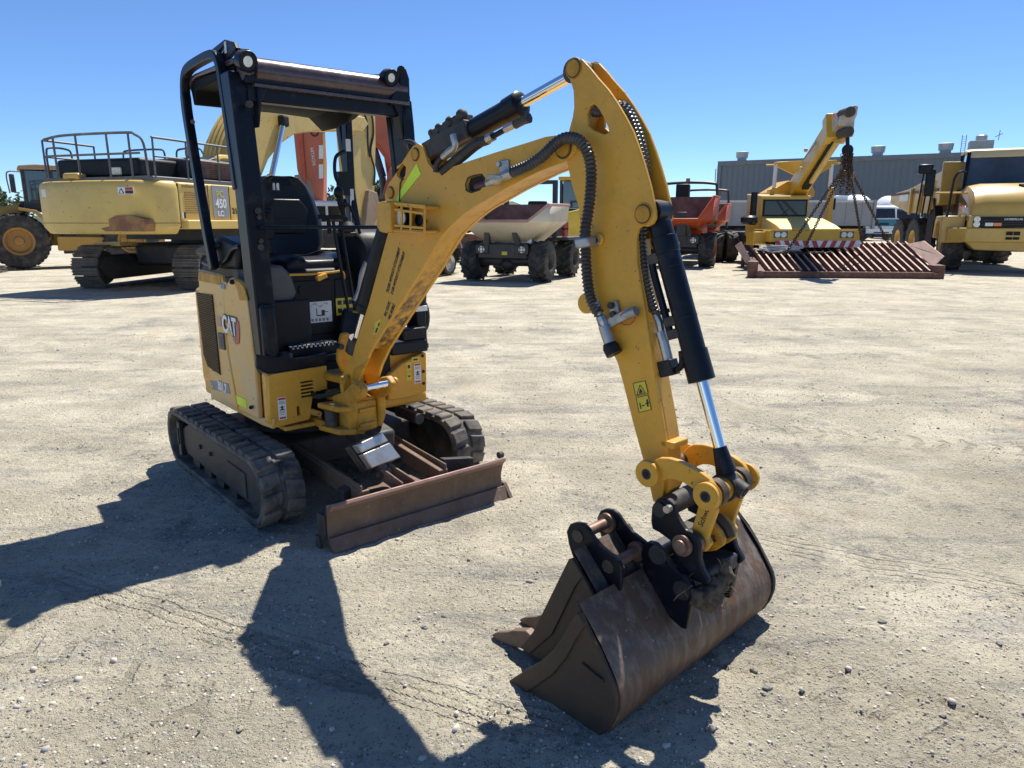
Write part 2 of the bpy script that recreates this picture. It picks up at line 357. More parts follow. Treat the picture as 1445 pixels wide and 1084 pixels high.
vv=ico[None]*(sz[:,None,None]*(.7+.7*rng.random((NP,1,3))))*(.8+.4*rng.random((NP,9,1)))
ca,sa=np.cos(an)[:,None],np.sin(an)[:,None]
vx=vv[:,:,0]*ca-vv[:,:,1]*sa+px[:,None]; vy=vv[:,:,0]*sa+vv[:,:,1]*ca+py[:,None]; vz=vv[:,:,2]*.7+zz[:,None]+sz[:,None]*.15
co=np.stack([vx,vy,vz],-1).reshape(-1,3); fa=(icf[None]+(np.arange(NP)*9)[:,None,None]).reshape(-1,3)
me=bpy.data.meshes.new('gravel'); me.vertices.add(len(co)); me.vertices.foreach_set('co',co.ravel()); me.loops.add(fa.size); me.loops.foreach_set('vertex_index',fa.ravel().astype(np.int32)); me.polygons.add(len(fa)); me.polygons.foreach_set('loop_start',np.arange(0,fa.size,3,dtype=np.int32)); me.update()
for nm,cl in (('pale stone',(.56,.51,.42)),('grey stone',(.40,.38,.345)),('dark stone',(.19,.18,.16))): me.materials.append(mat(nm,cl,.9,0,var=.25,sc=4))
me.polygons.foreach_set('material_index',np.repeat(rng.choice([0,0,0,1,1,2],NP),12).astype(np.int32))
gv=bpy.data.objects.new('gravel',me); link(gv); gv['kind']='stuff'
sm=bpy.data.meshes.new('stone'); bm=bmesh.new(); bmesh.ops.create_icosphere(bm,subdivisions=2,radius=1)
random.seed(3)
for vtx in bm.verts: vtx.co*=random.uniform(.75,1.15)
bm.to_mesh(sm); bm.free(); sm.materials.append(mat('loose rock',(.26,.24,.21),.9,0,(.42,.37,.30),.5,2))
for i_,((x_,y_),s_) in enumerate(zip([(.813,2.008),(.792,1.98),(1.046,2.081),(.81,2.127),(.586,1.819),(-.316,2.344),(-.442,2.25),(.131,2.029),(.53,1.89),(.591,2.549),(1.727,2.272),(1.377,2.401),(-.787,1.801),(1.296,1.88)],(.012,.007,.008,.011,.012,.012,.008,.010,.008,.008,.010,.012,.009,.009))):
    o=bpy.data.objects.new('stone',sm); link(o,None,(x_,y_,gz(x_,y_)+s_*.45)); o.scale=(s_*1.35,s_,s_*.75); o.rotation_euler=(.2,.1,i_*1.7)
    tag(o,'small loose stone lying on the pale dirt yard','stone','loose stones on the dirt')
# ---------------------------------------------------------------- mini excavator (x forward, y to its left, z up)
P=thing('mini_excavator','small yellow excavator with open black canopy and rubber tracks in the middle of the yard','excavator',(-1.254,4.255,0),-49.50)
FB=((.85,-.13,0),4.2)
def rloop(x0,x1,r,zc,n=12,grow=0):
    return arc(x1,zc,r+grow,-90,90,n)+arc(x0,zc,r+grow,90,270,n)
def track(ya,yb,out):
    r=.168; x0,x1=-.43,.745; zc=.178
    per=2*(x1-x0)+2*pi*r
    def at(s,off=0):
        s%=per
        if s<x1-x0: return (x0+s,zc-r-off),(0,-1)
        s-=x1-x0
        if s<pi*r: a=-pi/2+s/r; return (x1+(r+off)*cos(a),zc+(r+off)*sin(a)),(cos(a),sin(a))
        s-=pi*r
        if s<x1-x0: return (x1-s,zc+r+off),(0,1)
        s-=x1-x0; a=pi/2+s/r; return (x0+(r+off)*cos(a),zc+(r+off)*sin(a)),(cos(a),sin(a))
    b=B(); n=96; rings=[]
    for i in range(n):
        s=per*i/n; (ox,oz),_=at(s,0); (ix,iz),_=at(s,-.028)
        rings.append([(ox,ya,oz),(ox,yb,oz),(ix,yb,iz),(ix,ya,iz)])
    rings.append(rings[0]); b.loft(rings,cap=False)
    ym=(ya+yb)/2; nl=36
    for i in range(nl):
        for half in (0,1):
            s0=per*(i+.5*half)/nl
            e0,e1=(ya+.004,ym-.012) if half==0 else (ym+.012,yb-.004)
            # lug: wide at the belt, narrower and skewed at the top
            def rg(s,off): (x,z),_=at(s,off); return x,z
            w=.040; wt=.030; sk=.016
            q=[]
            for (off,ww) in ((-.002,w),(.017,wt)):
                yo,yi=(e0,e1) if half==0 else (e1,e0)
                a=rg(s0-ww,off); c_=rg(s0+ww,off); a2=rg(s0-ww+sk,off); c2=rg(s0+ww+sk,off)
                q+= [(a[0],yo,a[1]),(c_[0],yo,c_[1]),(c2[0],yi,c2[1]),(a2[0],yi,a2[1])]
            b.hexa(q)
    o=b.out('rubber_track',MRUBD,P,bev=.006,ang=50)
    # frame, idler, sprocket and rollers
    yo=ya+.03 if out<0 else yb-.03; yi=yb-.05 if out<0 else ya+.05
    fr_=B().pris([(-.33,.09),(.62,.075),(.74,.09),(.82,.15),(.82,.215),(.72,.298),(-.24,.298),(-.38,.245),(-.38,.14)],min(yo,yi),max(yo,yi)).out('track_frame',MUC,P,bev=.012)
    s=-1 if out<0 else 1
    B().pris([(.38,.10),(.64,.10),(.64,.235),(.38,.235)],yo,yo+s*.008).out('inspection_plate',MUC,fr_,bev=.003)
    for bx_ in (-.05,.12): B().cyl((bx_,yo-s*.002,.205),(bx_,yo+s*.012,.205),.013,n=10).out('bolt',MSTL,fr_)
    B().box((-.40,yo+s*.005,.175),(.05,.03,.21)).box((-.40,yo+s*.022,.19),(.02,.01,.10)).out('sprocket_guard',MUC,fr_,bev=.006)
    B().lathe((.745,ym,.178),(0,1,0),[(-.075,.06),(-.075,.125),(-.05,.138),(.05,.138),(.075,.125),(.075,.06)],26).out('idler_wheel',MUC,P,bev=.004)
    sp=B().lathe((-.43,ym,.178),(0,1,0),[(-.06,.05),(-.06,.10),(.06,.10),(.06,.05)],26)
    for k in range(10): a=2*pi*k/10; sp.box((-.43+.115*cos(a),ym,.178+.115*sin(a)),(.05,.07,.03),(0,-math.degrees(a),0))
    sp.out('drive_sprocket',MUC,P)
    for rx in (-.2,0,.2,.4): B().lathe((rx,ym,.08),(0,1,0),[(-.068,.03),(-.068,.06),(-.045,.06),(-.04,.045),(.04,.045),(.045,.06),(.068,.06),(.068,.03)],16).out('track_roller',MUC,P)
track(-.66,-.445,-1); track(.445,.66,1)
B().bx(-.32,.50,-.42,.42,.14,.30).bx(-.2,.35,-.47,.47,.16,.25).out('centre_frame',MUC,P,bev=.015)
B().lathe((.05,-.03,.28),(0,0,1),[(0,.36),(.10,.36),(.10,.33),(.18,.33)],40).out('slew_ring',MUC,P,bev=.004)
B().cyl((.52,.33,.36),(.74,.33,.36),.03).out('travel_hose_guard',MUC,P)
# dozer blade
bp=[(1.275,0),(1.262,.012),(1.232,.07),(1.226,.12),(1.243,.18),(1.27,.213),(1.262,.222),(1.225,.19),(1.207,.12),(1.214,.06),(1.245,0)]
bl=B().pris(bp,-.495,.525).out('blade',MRST,P,bev=.003)
B().pris([(1.243,.181),(1.275,.211),(1.266,.226),(1.215,.206),(1.222,.185)],-.49,.52).out('top_edge',MRSL,bl,bev=.003)
B().pris([(1.288,0),(1.276,.02),(1.252,.062),(1.244,.06),(1.27,0)],-.497,.527).out('cutting_edge',MRST,bl,bev=.002)
B().pris([(1.30,.0),(1.24,.075),(1.19,.075),(1.20,0)],.527,.55).out('end_plate',MRST,bl,bev=.003)
B().bx(1.17,1.225,-.515,-.497,.04,.17).bx(1.16,1.2,-.525,-.505,.0,.06).out('end_lug',MUC,bl,bev=.004)
B().cyl((1.235,.50,.235),(1.235,.525,.235),.018,n=12).out('stop_pin',MUC,bl)
B().bx(1.06,1.215,-.40,.42,.05,.15).out('blade_backing',MUC,bl,bev=.008)
for s,y0 in ((1,.165),(-1,-.285)):
    B().beam((.42,y0+s*.02,.25),(1.20,y0,.185),.055,.075).beam((.42,y0+s*.035,.25),(1.20,y0+s*.015,.20),.012,.10).out('blade_arm',MRST,P,bev=.005)
bm_=[(.224,.244),(.423,.208),(.422,.12),(.226,.15)]; B().pris(bm_,1.08,1.12,'x').out('blade_mount',MUC,P,bev=.004)
bm_=[(-.354,.21),(-.259,.24),(-.26,.143),(-.351,.131)]; B().pris(bm_,1.06,1.12,'x').out('blade_mount',MUC,P,bev=.004)
B().beam((.60,-.06,.42),(1.0,-.06,.36),.15,.12).out('blade_cylinder',MUC,P,bev=.02)
gq=[(1.18,-.296,.44),(1.088,-.107,.44)]+[(1.128,-.032,.31),(1.173,-.221,.31)]
gd=(V(gq[0])+V(gq[1])-V(gq[2])-V(gq[3]))/2; gn_=(V(gq[1])-V(gq[0])).cross(gd).normalized(); gn_=gn_ if gn_.z>0 else -gn_
def guard(t0,t1,th,nm,mm):
    a0,a1,c1_,c0=[V(q) for q in gq]; L=lambda t:(a0.lerp(c0,t),a1.lerp(c1_,t))
    (p,q),(r,s)=L(t0),L(t1)
    return B().hexa([p-gn_*th,q-gn_*th,s-gn_*th,r-gn_*th,p,q,s,r]).out(nm,mm,P,bev=.006)
guard(-.05,.30,.035,'cylinder_guard',MSIL); guard(.36,.98,.035,'cylinder_guard',MSIL); guard(-.05,1.05,.036,'guard_plate',MUC).location=-gn_*.045
e0=(V(gq[2])+V(gq[3]))/2-gn_*.05; ax=-gd.normalized(); sdv=(V(gq[1])-V(gq[0])).normalized()
B().cyl(e0-ax*.1,e0+ax*.035,.032).cyl(e0+ax*.03,e0+ax*.06,.036).out('blade_rod',MUC,P)
for s in (-1,1): B().beam(e0+ax*.03+sdv*s*.034,V((1.20,-.055+s*.035,.19)),.016,.055).out('blade_clevis',MRST,P,bev=.004)
B().cyl(e0+ax*.05-sdv*.05,e0+ax*.05+sdv*.05,.022).out('clevis_pin',MSTL,P)
B().bx(1.02,1.2,-.20,.08,.10,.17).out('clevis_base',MRST,P,bev=.01)
# house
def plan(off=0,fx=.66):
    p=[(fx,-.485-off),(-.2,-.49-off)]
    p+=[(-.0+(.60+off)*cos(R(a)),-.02+(.60+off)*sin(R(a))) for a in range(232,127,-8)]
    return p+[(-.2,.45+off),(fx,.45+off)]
B().pris(plan(-.012,.63),.44,.74,'z').out('house_base',MY,P,bev=.02)
B().pris([p for p in plan(0,.1) if p[0]<.12],.50,1.08,'z').out('counterweight',MY,P,bev=.04)
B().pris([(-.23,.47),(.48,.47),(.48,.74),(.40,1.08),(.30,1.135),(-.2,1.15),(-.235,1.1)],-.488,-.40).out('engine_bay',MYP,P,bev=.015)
yS=-.50
sk=[(-.205,.502),(.49,.467),(.706,.505),(.686,.447),(.558,.437),(-.223,.435)]
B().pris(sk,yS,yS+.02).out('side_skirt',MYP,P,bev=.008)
rd=[(-.212,1.164),(-.181,1.186),(.16,1.18),(.182,1.141),(.16,.751),(.239,.458),(-.17,.496),(-.187,.653),(-.24,.944)]
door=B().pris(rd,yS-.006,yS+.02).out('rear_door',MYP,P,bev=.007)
B().pris([(-.183,1.182),(.153,1.174),(.156,1.122),(-.212,1.124)],yS-.011,yS-.003).out('door_cap',MYD,door,bev=.004)
gr_=[(-.258,1.053),(.007,1.061),(.02,.615),(-.181,.633),(-.237,.696)]
B().pris(gr_,yS-.0105,yS-.002).out('grille_backing',MDRK,door)
g=B(); import itertools
gx=[p[0] for p in gr_]; gz_=[p[1] for p in gr_]
def inside(p,poly):
    c_=False
    for (x1,y1),(x2,y2) in zip(poly,poly[1:]+poly[:1]):
        if (y1>p[1])!=(y2>p[1]) and p[0]<(x2-x1)*(p[1]-y1)/(y2-y1)+x1: c_=not c_
    return c_
MESHY=mat('bronze mesh',(.30,.19,.07),.5,.3,DUST,.3,12)
k=0
for iz in range(64):
    z0=min(gz_)+iz*.0105
    for ix in range(26):
        x0=min(gx)+ix*.0105+(.00525 if iz%2 else 0)
        if inside((x0,z0),gr_):
            g.box((x0,yS-.0125,z0),(.0085,.003,.0022),(0,32 if iz%2 else -32,0)); k+=1
go=g.out('grille_mesh',MESHY,door); go['kind']='stuff'
fd=[(.171,1.14),(.205,1.148),(.249,1.138),(.286,1.162),(.314,1.172),(.354,1.173),(.466,1.155),(.507,1.126),(.52,1.015),(.544,.733),(.536,.466),(.265,.46),(.182,.754)]
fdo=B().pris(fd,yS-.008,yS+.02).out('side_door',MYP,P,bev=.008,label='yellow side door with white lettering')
B().pris([(.354,1.171),(.466,1.153),(.506,1.123),(.528,1.072),(.417,1.063),(.397,1.104)],yS-.012,yS-.004).out('door_chamfer',MYD,fdo,bev=.004)
B().cyl([(.317,-.505,1.15)][0],[(.36,-.52,1.153)][0],.013,n=12).out('latch_hole',MDRK,fdo)
B().pris([(.159,1.134),(.222,1.132),(.221,1.106),(.163,1.106)],yS-.012,yS-.006).out('maker_badge',mat('blue badge',(.1,.16,.3),.4),fdo)
# side-door lettering: three white letters with a yellow wedge and a red block behind
lc=V([(.241,-.5,.911)][0]); 
B().pris([(.296,.969),(.361,.968),(.385,.923),(.361,.839),(.313,.825),(.271,.843)],yS-.0105,yS-.006).out('logo_backing',MGRP,fdo,bev=.002)
B().pris([(.346,.966),(.381,.948),(.38,.9),(.361,.837),(.313,.825),(.29,.838),(.338,.888)],yS-.012,yS-.010).out('logo_block',MRDP,fdo,bev=.002)
txt('CAT',.128,(lc.x,yS-.0115,lc.z+.002),(1,0,-.01),(0,0,1),'logo_outline',MBLP,fdo,.001,bold=.011,squash=.80)
txt('CAT',.128,(lc.x,yS-.0132,lc.z+.002),(1,0,-.01),(0,0,1),'logo_letters',MWHT,fdo,.001,bold=.0045,squash=.80)
wz=lc.z-.045; B().pris([(lc.x-.035,wz),(lc.x+.035,wz),(lc.x,wz+.048)],yS-.0155,yS-.0135).out('logo_wedge',MY,fdo)
B().pris([(.055,.859),(.138,.861),(.138,.772),(.06,.769)],yS-.016,yS-.006).out('latch_plate',MGP,door,bev=.003)
B().pris([(.073,.842),(.117,.843),(.114,.784),(.08,.784)],yS-.0175,yS-.012).out('latch',MBK,door,bev=.002)
B().pris([(.045,.948),(.106,.95),(.103,.896),(.047,.893)],yS-.0085,yS-.005).out('warning_sticker',mat('pink sticker',(.5,.28,.22),.5),door)
B().pris([(-.178,.553),(.13,.585),(.149,.529),(-.156,.502)],yS-.0085,yS-.005).out('model_plate',MGRP,door,bev=.001)
mc=V([(.031,-.5,.546)][0]); txt('301.7',.07,(mc.x,yS-.0098,mc.z),(1,0,-.0),(0,0,1),'model_number',MWHT,door,.0008,bold=.004,squash=.9)
mc=V([(-.143,-.5,.528)][0]); txt('Cat',.03,(mc.x,yS-.0098,mc.z),(1,0,0),(0,0,1),'model_prefix',MWHT,door,.0008)
B().pris([(.248,.543),(.389,.542),(.389,.496),(.257,.494)],yS-.0115,yS-.006).out('reflector',MFLU,fdo,bev=.001)
B().cyl([(.443,-.508,.512)][0],[(.482,-.522,.522)][0],.01,n=10).out('plug',MBK,fdo)
# front corner panel with vent slots
xF=.69
fp=[(-.499,.717),(-.481,.723),(-.192,.729),(-.196,.607),(-.235,.605),(-.28,.571),(-.303,.463),(-.479,.453),(-.494,.454),(-.506,.482)]
slots=[]
for i in range(5):
    z0=.655-.0185*i
    slots.append([(-.338,z0),(-.268,z0+.001),(-.268,z0+.0105),(-.338,z0+.0095)])
ov=[(-.358+.0085*cos(R(a)),(.535 if sin(R(a))>0 else .50)+.0085*sin(R(a))) for a in range(0,360,30)]
fpo=B().pris(fp,xF-.03,xF,'x',holes=slots+[ov]).out('front_panel',MY,P,bev=.006)
B().bx(xF-.06,xF-.032,-.42,-.23,.48,.68).out('panel_backing',MDRK,fpo)
B().bx(.60,.685,-.505,-.46,.46,.73).out('corner_panel',MY,P,bev=.02)
def sticker(c,w_,h_,ax,parent,m_,nm,n_,fr=None,two=False):
    # printed warning plate: ground colour, header band, pictogram and text lines; ax 'x' faces +x, 'y' faces -y
    y_,z_=c; D=.0012
    def rect(y0,y1,z0,z1,k,mm,nn,par):
        q=[(y0,z0),(y1,z0),(y1,z1),(y0,z1)]
        return B().pris(q,n_+(k*.0007 if ax=='x' else -k*.0007),n_+((k+1)*.0007 if ax=='x' else -(k+1)*.0007),ax).out(nn,mm,par,fr=fr if par is parent else None)
    base=rect(y_-w_/2,y_+w_/2,z_-h_/2,z_+h_/2,0,m_,nm,parent)
    return base,rect
def warn(c,w_,h_,ax,parent,n_,fr=None):
    b_,r_=sticker(c,w_,h_,ax,parent,MWHT,'warning_label',n_,fr); y_,z_=c
    r_(y_-w_*.45,y_+w_*.45,z_+h_*.38,z_+h_*.47,1,MRDP,'red_band',b_); r_(y_-w_*.4,y_+w_*.4,z_-h_*.46,z_-h_*.38,1,MRDP,'red_band',b_)
    for k in (.30,.25,.20,-.14,-.2,-.28): r_(y_-w_*.36,y_+w_*.36,z_+h_*k,z_+h_*(k+.022),1,MGRP,'text_line',b_)
    r_(y_-w_*.28,y_+w_*.28,z_-h_*.08,z_-h_*.03,1,MBLP,'pictogram',b_); r_(y_-w_*.1,y_+w_*.1,z_-h_*.03,z_+h_*.12,1,MBLP,'pictogram',b_); r_(y_-w_*.3,y_+w_*.3,z_+h_*.04,z_+h_*.07,1,MBLP,'pictogram',b_)
warn((-.443,.545),.042,.115,'x',P,xF+.001)
B().cyl((xF-.002,-.253,.595),(xF+.006,-.253,.595),.011,n=14).out('panel_plug',MBK,P)
# left front panel
fl=[(.261,.683),(.412,.729),(.422,.716),(.417,.501),(.385,.489),(.262,.48),(.161,.484),(.168,.627)]
flo=B().pris(fl,xF-.05,xF,'x').out('left_front_panel',MY,P,bev=.008)
warn((.357,.615),.045,.115,'x',P,xF+.001)
b_,r_=sticker((.30,.66),.035,.05,'x',P,MLBL,'hazard_sticker',xF+.001); r_(.292,.308,.65,.67,1,MBLP,'pictogram',b_)
b_,r_=sticker((.345,.695),.05,.028,'x',P,MLBL,'hazard_sticker',xF+.001); r_(.33,.36,.69,.70,1,MBLP,'pictogram',b_)
b_,r_=sticker((.30,.605),.03,.045,'x',P,MLBL,'hazard_sticker',xF+.001); r_(.293,.307,.60,.61,1,MBLP,'pictogram',b_)
for yy,zz in ((.392,.71),(.395,.62),(.395,.55)): B().cyl((xF-.002,yy,zz),(xF+.005,yy,zz),.009,n=10).out('bolt',MBK,P)
B().pris([(.2,.43),(.655,.43),(.655,.50),(.2,.50)],-.2,.445).out('lower_house',MY,P,bev=.02)
B().bx(.55,.66,-.24,.20,.5,.74).out('swing_recess',MDRK,P)
B().cyl((.55,-.29,.50),(.80,-.27,.50),.022).out('swing_rod',MCH,P)
B().bx(.60,.70,-.44,-.20,.425,.447).out('belly_lip',MY,P,bev=.008)
# swing post (yellow casting)
sw=B()
sw.pris([(.60,-.20),(.74,-.22),(.86,-.20),(.90,-.12),(.86,.02),(.66,.06),(.60,.0)],.66,.70,'z')       # upper plate
sw.pris([(.60,-.27),(.78,-.28),(.88,-.22),(.92,-.12),(.88,.0),(.66,.06),(.60,.0)],.42,.465,'z')
sw.bx(.66,.90,-.20,.0,.42,.60)
swo=sw.out('swing_post',MYD,P,bev=.012)
arm=B().pris([(.80,-.31),(.95,-.275),(1.0,-.20),(.84,-.16)],.545,.575,'z').pris([(.80,-.31),(.95,-.275),(1.0,-.20),(.84,-.16)],.43,.46,'z').out('swing_arm',MYD,swo,bev=.008)
B().cyl((.86,-.262,.46),(.86,-.262,.545),.034).out('swing_cylinder_eye',MUC,swo,bev=.004)
B().lathe((.88,-.10,.41),(0,0,1),[(0,.075),(.19,.075),(.19,.05)],20).out('kingpin_boss',MYD,swo,bev=.006)
# yoke that carries the boom foot
for ya,yb in ((-.105,-.065),(.060,.10)):
    B().pris([(-.04,.44),(.10,.43),(.135,.50),(.135,.59),(.225,.635),(.24,.68),(.20,.712),(.15,.70),(.07,.64),(-.04,.60)],ya,yb).out('boom_yoke',MYD,P,bev=.01,fr=FB)
B().bx(-.02,.115,-.065,.06,.43,.585).out('yoke_web',MYD,P,bev=.01,fr=FB)
for z_ in (.455,.53): B().bx(.114,.125,-.05,.045,z_,z_+.02).out('yoke_rib',MYD,P,bev=.004,fr=FB)
B().cyl((.205,-.075,.676),(.205,.085,.676),.019).out('boom_foot_pin',MCH,P,fr=FB)
for ya,yb in ((-.122,-.105),(.1,.115)): B().cyl((.205,ya,.676),(.205,yb,.676),.026).cyl((.205,ya-.004,.676),(.205,yb+.004,.676),.010).out('pin_cap',MYD,P,bev=.003,fr=FB)
# ears for the boom cylinder foot
ear=[(-.151,.9),(-.124,.908),(-.097,.891),(-.084,.828),(-.078,.717),(-.114,.647),(-.158,.709),(-.179,.766),(-.177,.802)]
B().pris(ear,.765,.80,'x').out('cylinder_ear',MYD,P,bev=.008)
B().cyl((.75,-.165,.84),(.815,-.165,.84),.014).out('ear_pin',MUC,P)
ear2=[(-.22,.50),(-.17,.50),(-.15,.56),(-.165,.66),(-.2,.70),(-.235,.66)]
B().pris([(y_,z_+.02) for y_,z_ in ear2],.90,.93,'x').out('hose_bracket',MYD,P,bev=.008)
B().cyl((.925,-.195,.60),(.934,-.195,.60),.012,n=12).out('bracket_hole',MDRK,P)
for k,(y0,y1) in enumerate(((-.22,-.16),(-.19,-.12),(-.25,-.20))):
    B().tube(cr([(.60,y0,.50+.05*k),(.74,y0-.03,.50+.045*k),(.84,y1,.56+.03*k),(.90,y1+.03,.66)],6),.013).out('swing_hose',MHOS,P)
# floor, posts and canopy
B().bx(-.2,.675,-.49,.45,.745,.775).out('floor_plate',MBK,P,bev=.006)
B().pris([(-.494,.723),(-.55,.759),(-.545,.828),(-.449,.799),(-.378,.815),(-.38,.79),(-.337,.778),(-.178,.795),(-.182,.729)],.655,.68,'x').out('floor_edge',MBK,P,bev=.006)
B().bx(.50,.54,-.42,-.19,.775,1.06).out('kick_panel',MBP,P,bev=.01)
B().bx(.42,.66,-.495,-.42,.70,1.06).out('side_cover',MBK,P,bev=.02)
B().bx(.655,.683,.20,.44,.73,.80).bx(.60,.675,.28,.44,.80,.87).out('left_floor_box',MBK,P,bev=.01)
def post(secs,nm,bev=.008):
    return B().loft([[(x0,y0,z),(x1,y0,z),(x1,y1,z),(x0,y1,z)] for x0,x1,y0,y1,z in secs]).out(nm,MBK,P,bev=bev)
pl=post([(.50,.625,-.50,-.405,.72),(.49,.61,-.505,-.408,1.1),(.47,.585,-.51,-.415,1.6),(.43,.54,-.515,-.42,2.06),(.415,.53,-.515,-.42,2.13)],'front_post')
for z_ in (1.98,1.50,1.33): B().cyl((.60,-.452,z_),(.598-.03*(z_-1.3),-.452,z_),.016,n=12).out('post_bolt',MUC,pl)
for z_ in (1.47,1.36): B().cyl((.585,-.45,z_),(.607,-.45,z_),.012,n=6).out('post_bolt',MSTL,pl)
pr_=post([(.52,.64,.40,.465,.78),(.50,.62,.40,.46,1.4),(.46,.59,.385,.45,1.95),(.45,.57,.37,.45,2.09)],'front_post')
for z_ in (1.78,1.1): B().cyl((.60-.06*(z_-1.2),.43,z_),(.614-.06*(z_-1.2),.43,z_),.014,n=10).out('post_bolt',MUC,pr_)
B().pris([(.394,2.055),(.433,2.03),(.429,1.913),(.398,1.936)],.50,.585,'x').out('post_bracket',MBK,pr_,bev=.006)
# post-foot hose on the right-hand edge of the picture side
B().tube(cr([(.58,.46,.86),(.60,.475,1.0),(.60,.482,1.25)],6)+[],.012).out('loose_hose',MHOS,P)
B().tube(cr([(.60,.44,1.02),(.60,.48,.99),(.60,.497,.92),(.59,.49,.85),(.58,.46,.835)],6),.012).out('loose_hose',MHOS,P)
B().bx(.60,.64,.39,.47,.955,.985).out('post_sticker',MWHT,pr_,bev=.002)
# inverted-U frame on the right-hand side and its twin
def uframe(y,th,nm):
    pts=[(.035,1.20),(-.05,1.50),(-.155,1.95),(-.172,2.08),(-.165,2.15),(-.13,2.205),(-.05,2.228),(.1,2.235),(.26,2.235),(.34,2.22),(.385,2.17),(.41,2.06),(.445,1.85),(.48,1.60)]
    p=cr([(a,y,b) for a,b in pts],5)
    q=[]
    for i,v in enumerate(p):
        a=p[max(0,i-1)]; c_=p[min(len(p)-1,i+1)]; d=(c_-a).normalized(); n=V((-d.z,0,d.x)); wd=.028 if v.z<2.1 and v.x<.1 else .022
        q.append([v+n*wd+V((0,-th,0)),v+n*wd+V((0,th,0)),v-n*wd+V((0,th,0)),v-n*wd+V((0,-th,0))])
    return B().loft(q).out(nm,MBK,P,bev=.007)
uf=uframe(-.495,.022,'side_frame'); uframe(.405,.02,'side_frame')
B().pris([(-.185,2.16),(-.15,2.12),(-.13,2.055),(-.10,2.055),(-.09,2.12),(.48,2.14),(.48,2.163),(-.02,2.175)],-.47,.40).out('roof_underside',MLIN,P,bev=.006)
B().cyl([(-.047,-.51,1.96)][0],[(-.173,-.47,1.976)][0],.012,n=10).out('frame_bolt',MRED,uf)
rp=[(-.078,.4,1.966),(-.081,.4,1.506)]
B().loft([[(p[0]-.03,p[1]-.022,z_),(p[0]+.03,p[1]-.022,z_),(p[0]+.03,p[1]+.022,z_),(p[0]-.03,p[1]+.022,z_)] for p,z_ in ((V(rp[0]),2.15),(V(rp[0]),V(rp[0]).z),(V(rp[1]),V(rp[1]).z),(V(rp[1])+V((.01,0,-.3)),1.1))]).out('rear_post',MBK,P,bev=.006)
q_=V(rp[0]); B().bx(q_.x+.031,q_.x+.036,q_.y-.03,q_.y+.0,q_.z-.10,q_.z-.03).out('post_label',MWHT,P); B().bx(q_.x+.031,q_.x+.037,q_.y-.02,q_.y+.005,q_.z-.55,q_.z-.32).out('post_label',MWHT,P)
B().tube(cr([q_+V((.03,-.04,-.10)),q_+V((.03,-.10,-.14)),q_+V((.03,-.11,-.24)),q_+V((.03,-.08,-.30)),q_+V((.03,-.03,-.33))],6),.011).bx(q_.x,q_.x+.04,q_.y-.09,q_.y-.02,q_.z-.36,q_.z-.22).out('seatbelt_reel',MBP,P)
roof=B().pris([(-.17,2.15),(-.13,2.195),(-.04,2.20),(.50,2.19),(.50,2.165),(-.03,2.18),(-.12,2.17),(-.15,2.14)],-.48,.42).out('roof',MBR,P,bev=.006)
B().lathe((.53,-.405,2.138),(0,1,0),[(0,.05),(.004,.062),(.82,.062),(.824,.05)],28).out('roof_roll',MBR,roof)
B().lathe((.53,-.465,2.138),(0,1,0),[(0,.02),(.01,.05),(.035,.054),(.035,.045),(.055,.045)],24).out('roll_end_cap',MGP,roof)
B().bx(.47,.575,-.455,.44,2.075,2.115).bx(.49,.56,-.44,.43,2.0,2.08).out('front_beam',MBK,P,bev=.008)
B().pris([(.46,2.06),(.595,2.06),(.595,2.076),(.46,2.08)],-.42,.42).out('beam_lip',MBR,P,bev=.003)
for s,yy in ((1,-.405),(-1,.385)):
    B().pris([(yy,2.08),(yy+s*.09,2.08),(yy+s*.05,2.055),(yy+s*.02,2.0),(yy,1.88)],.50,.58,'x').out('corner_gusset',MBK,P,bev=.008)
ln=[]
for k,x_ in enumerate((-.12,.0,.15,.30,.42)):
    d=(.05,.10,.10,.09,.04)[k]
    ln.append([(x_,-.40,2.16),(x_,.38,2.16),(x_,.36,2.15-d*.6),(x_,.25,2.15-d*1.6),(x_,.20,2.15-d*1.9),(x_,.12,2.15-d*1.2),(x_,-.12,2.15-d*1.1),(x_,-.25,2.15-d*1.0),(x_,-.36,2.15-d*.55)])
B().loft(ln).out('roof_liner',MLIN,P,bev=.01)
for x_ in (.05,.22): B().tube([(x_,-.47,2.19),(x_+.02,-.2,2.18)],.011).out('roof_strut',MGP,P)
# lights
fin=[(.216,2.241),(.224,2.272),(.404,2.286),(.517,2.254),(.537,2.226),(.42,2.196),(.375,2.169)]; hl=[(.307,2.246),(.399,2.262),(.424,2.251),(.353,2.235)]
B().pris(fin,-.475,-.455,holes=[hl]).out('light_bracket',MBK,P,bev=.004)
B().bx(*(lambda p:(p[0],p[0]+.022,-.479,-.476,p[1]-.03,p[1]+.02))([(.407,2.253)][0])).out('light_tag',MWHT,P)
def lamp(c,d,r):
    d=V(d).normalized(); c=V(c)
    h=B().lathe(c-d*.075,d,[(0,r*.35),(.008,r*.7),(.03,r*.97),(.06,r),(.075,r*1.02),(.078,r*.98),(.072,r*.86)],26).out('work_light',MBK,P)
    B().lathe(c-d*.012,d,[(0,r*.88),(.006,r*.86),(.009,r*.5),(.0095,.001)],24).out('lamp_lens',MLEN,h)
    B().lathe(c-d*.09,d,[(0,.02),(.02,.02)],10).out('lamp_mount',MBP,h)
lamp([(.62,-.453,2.158)][0],(1,.18,-.25),.047); lamp([(.62,.299,2.179)][0],(1,.12,-.2),.043)
B().tube(cr([(.53,-.46,2.2),(.50,-.46,2.24),(.52,-.44,2.225),(.55,-.42,2.22)],5),.007).out('light_cable',MHOS,P)
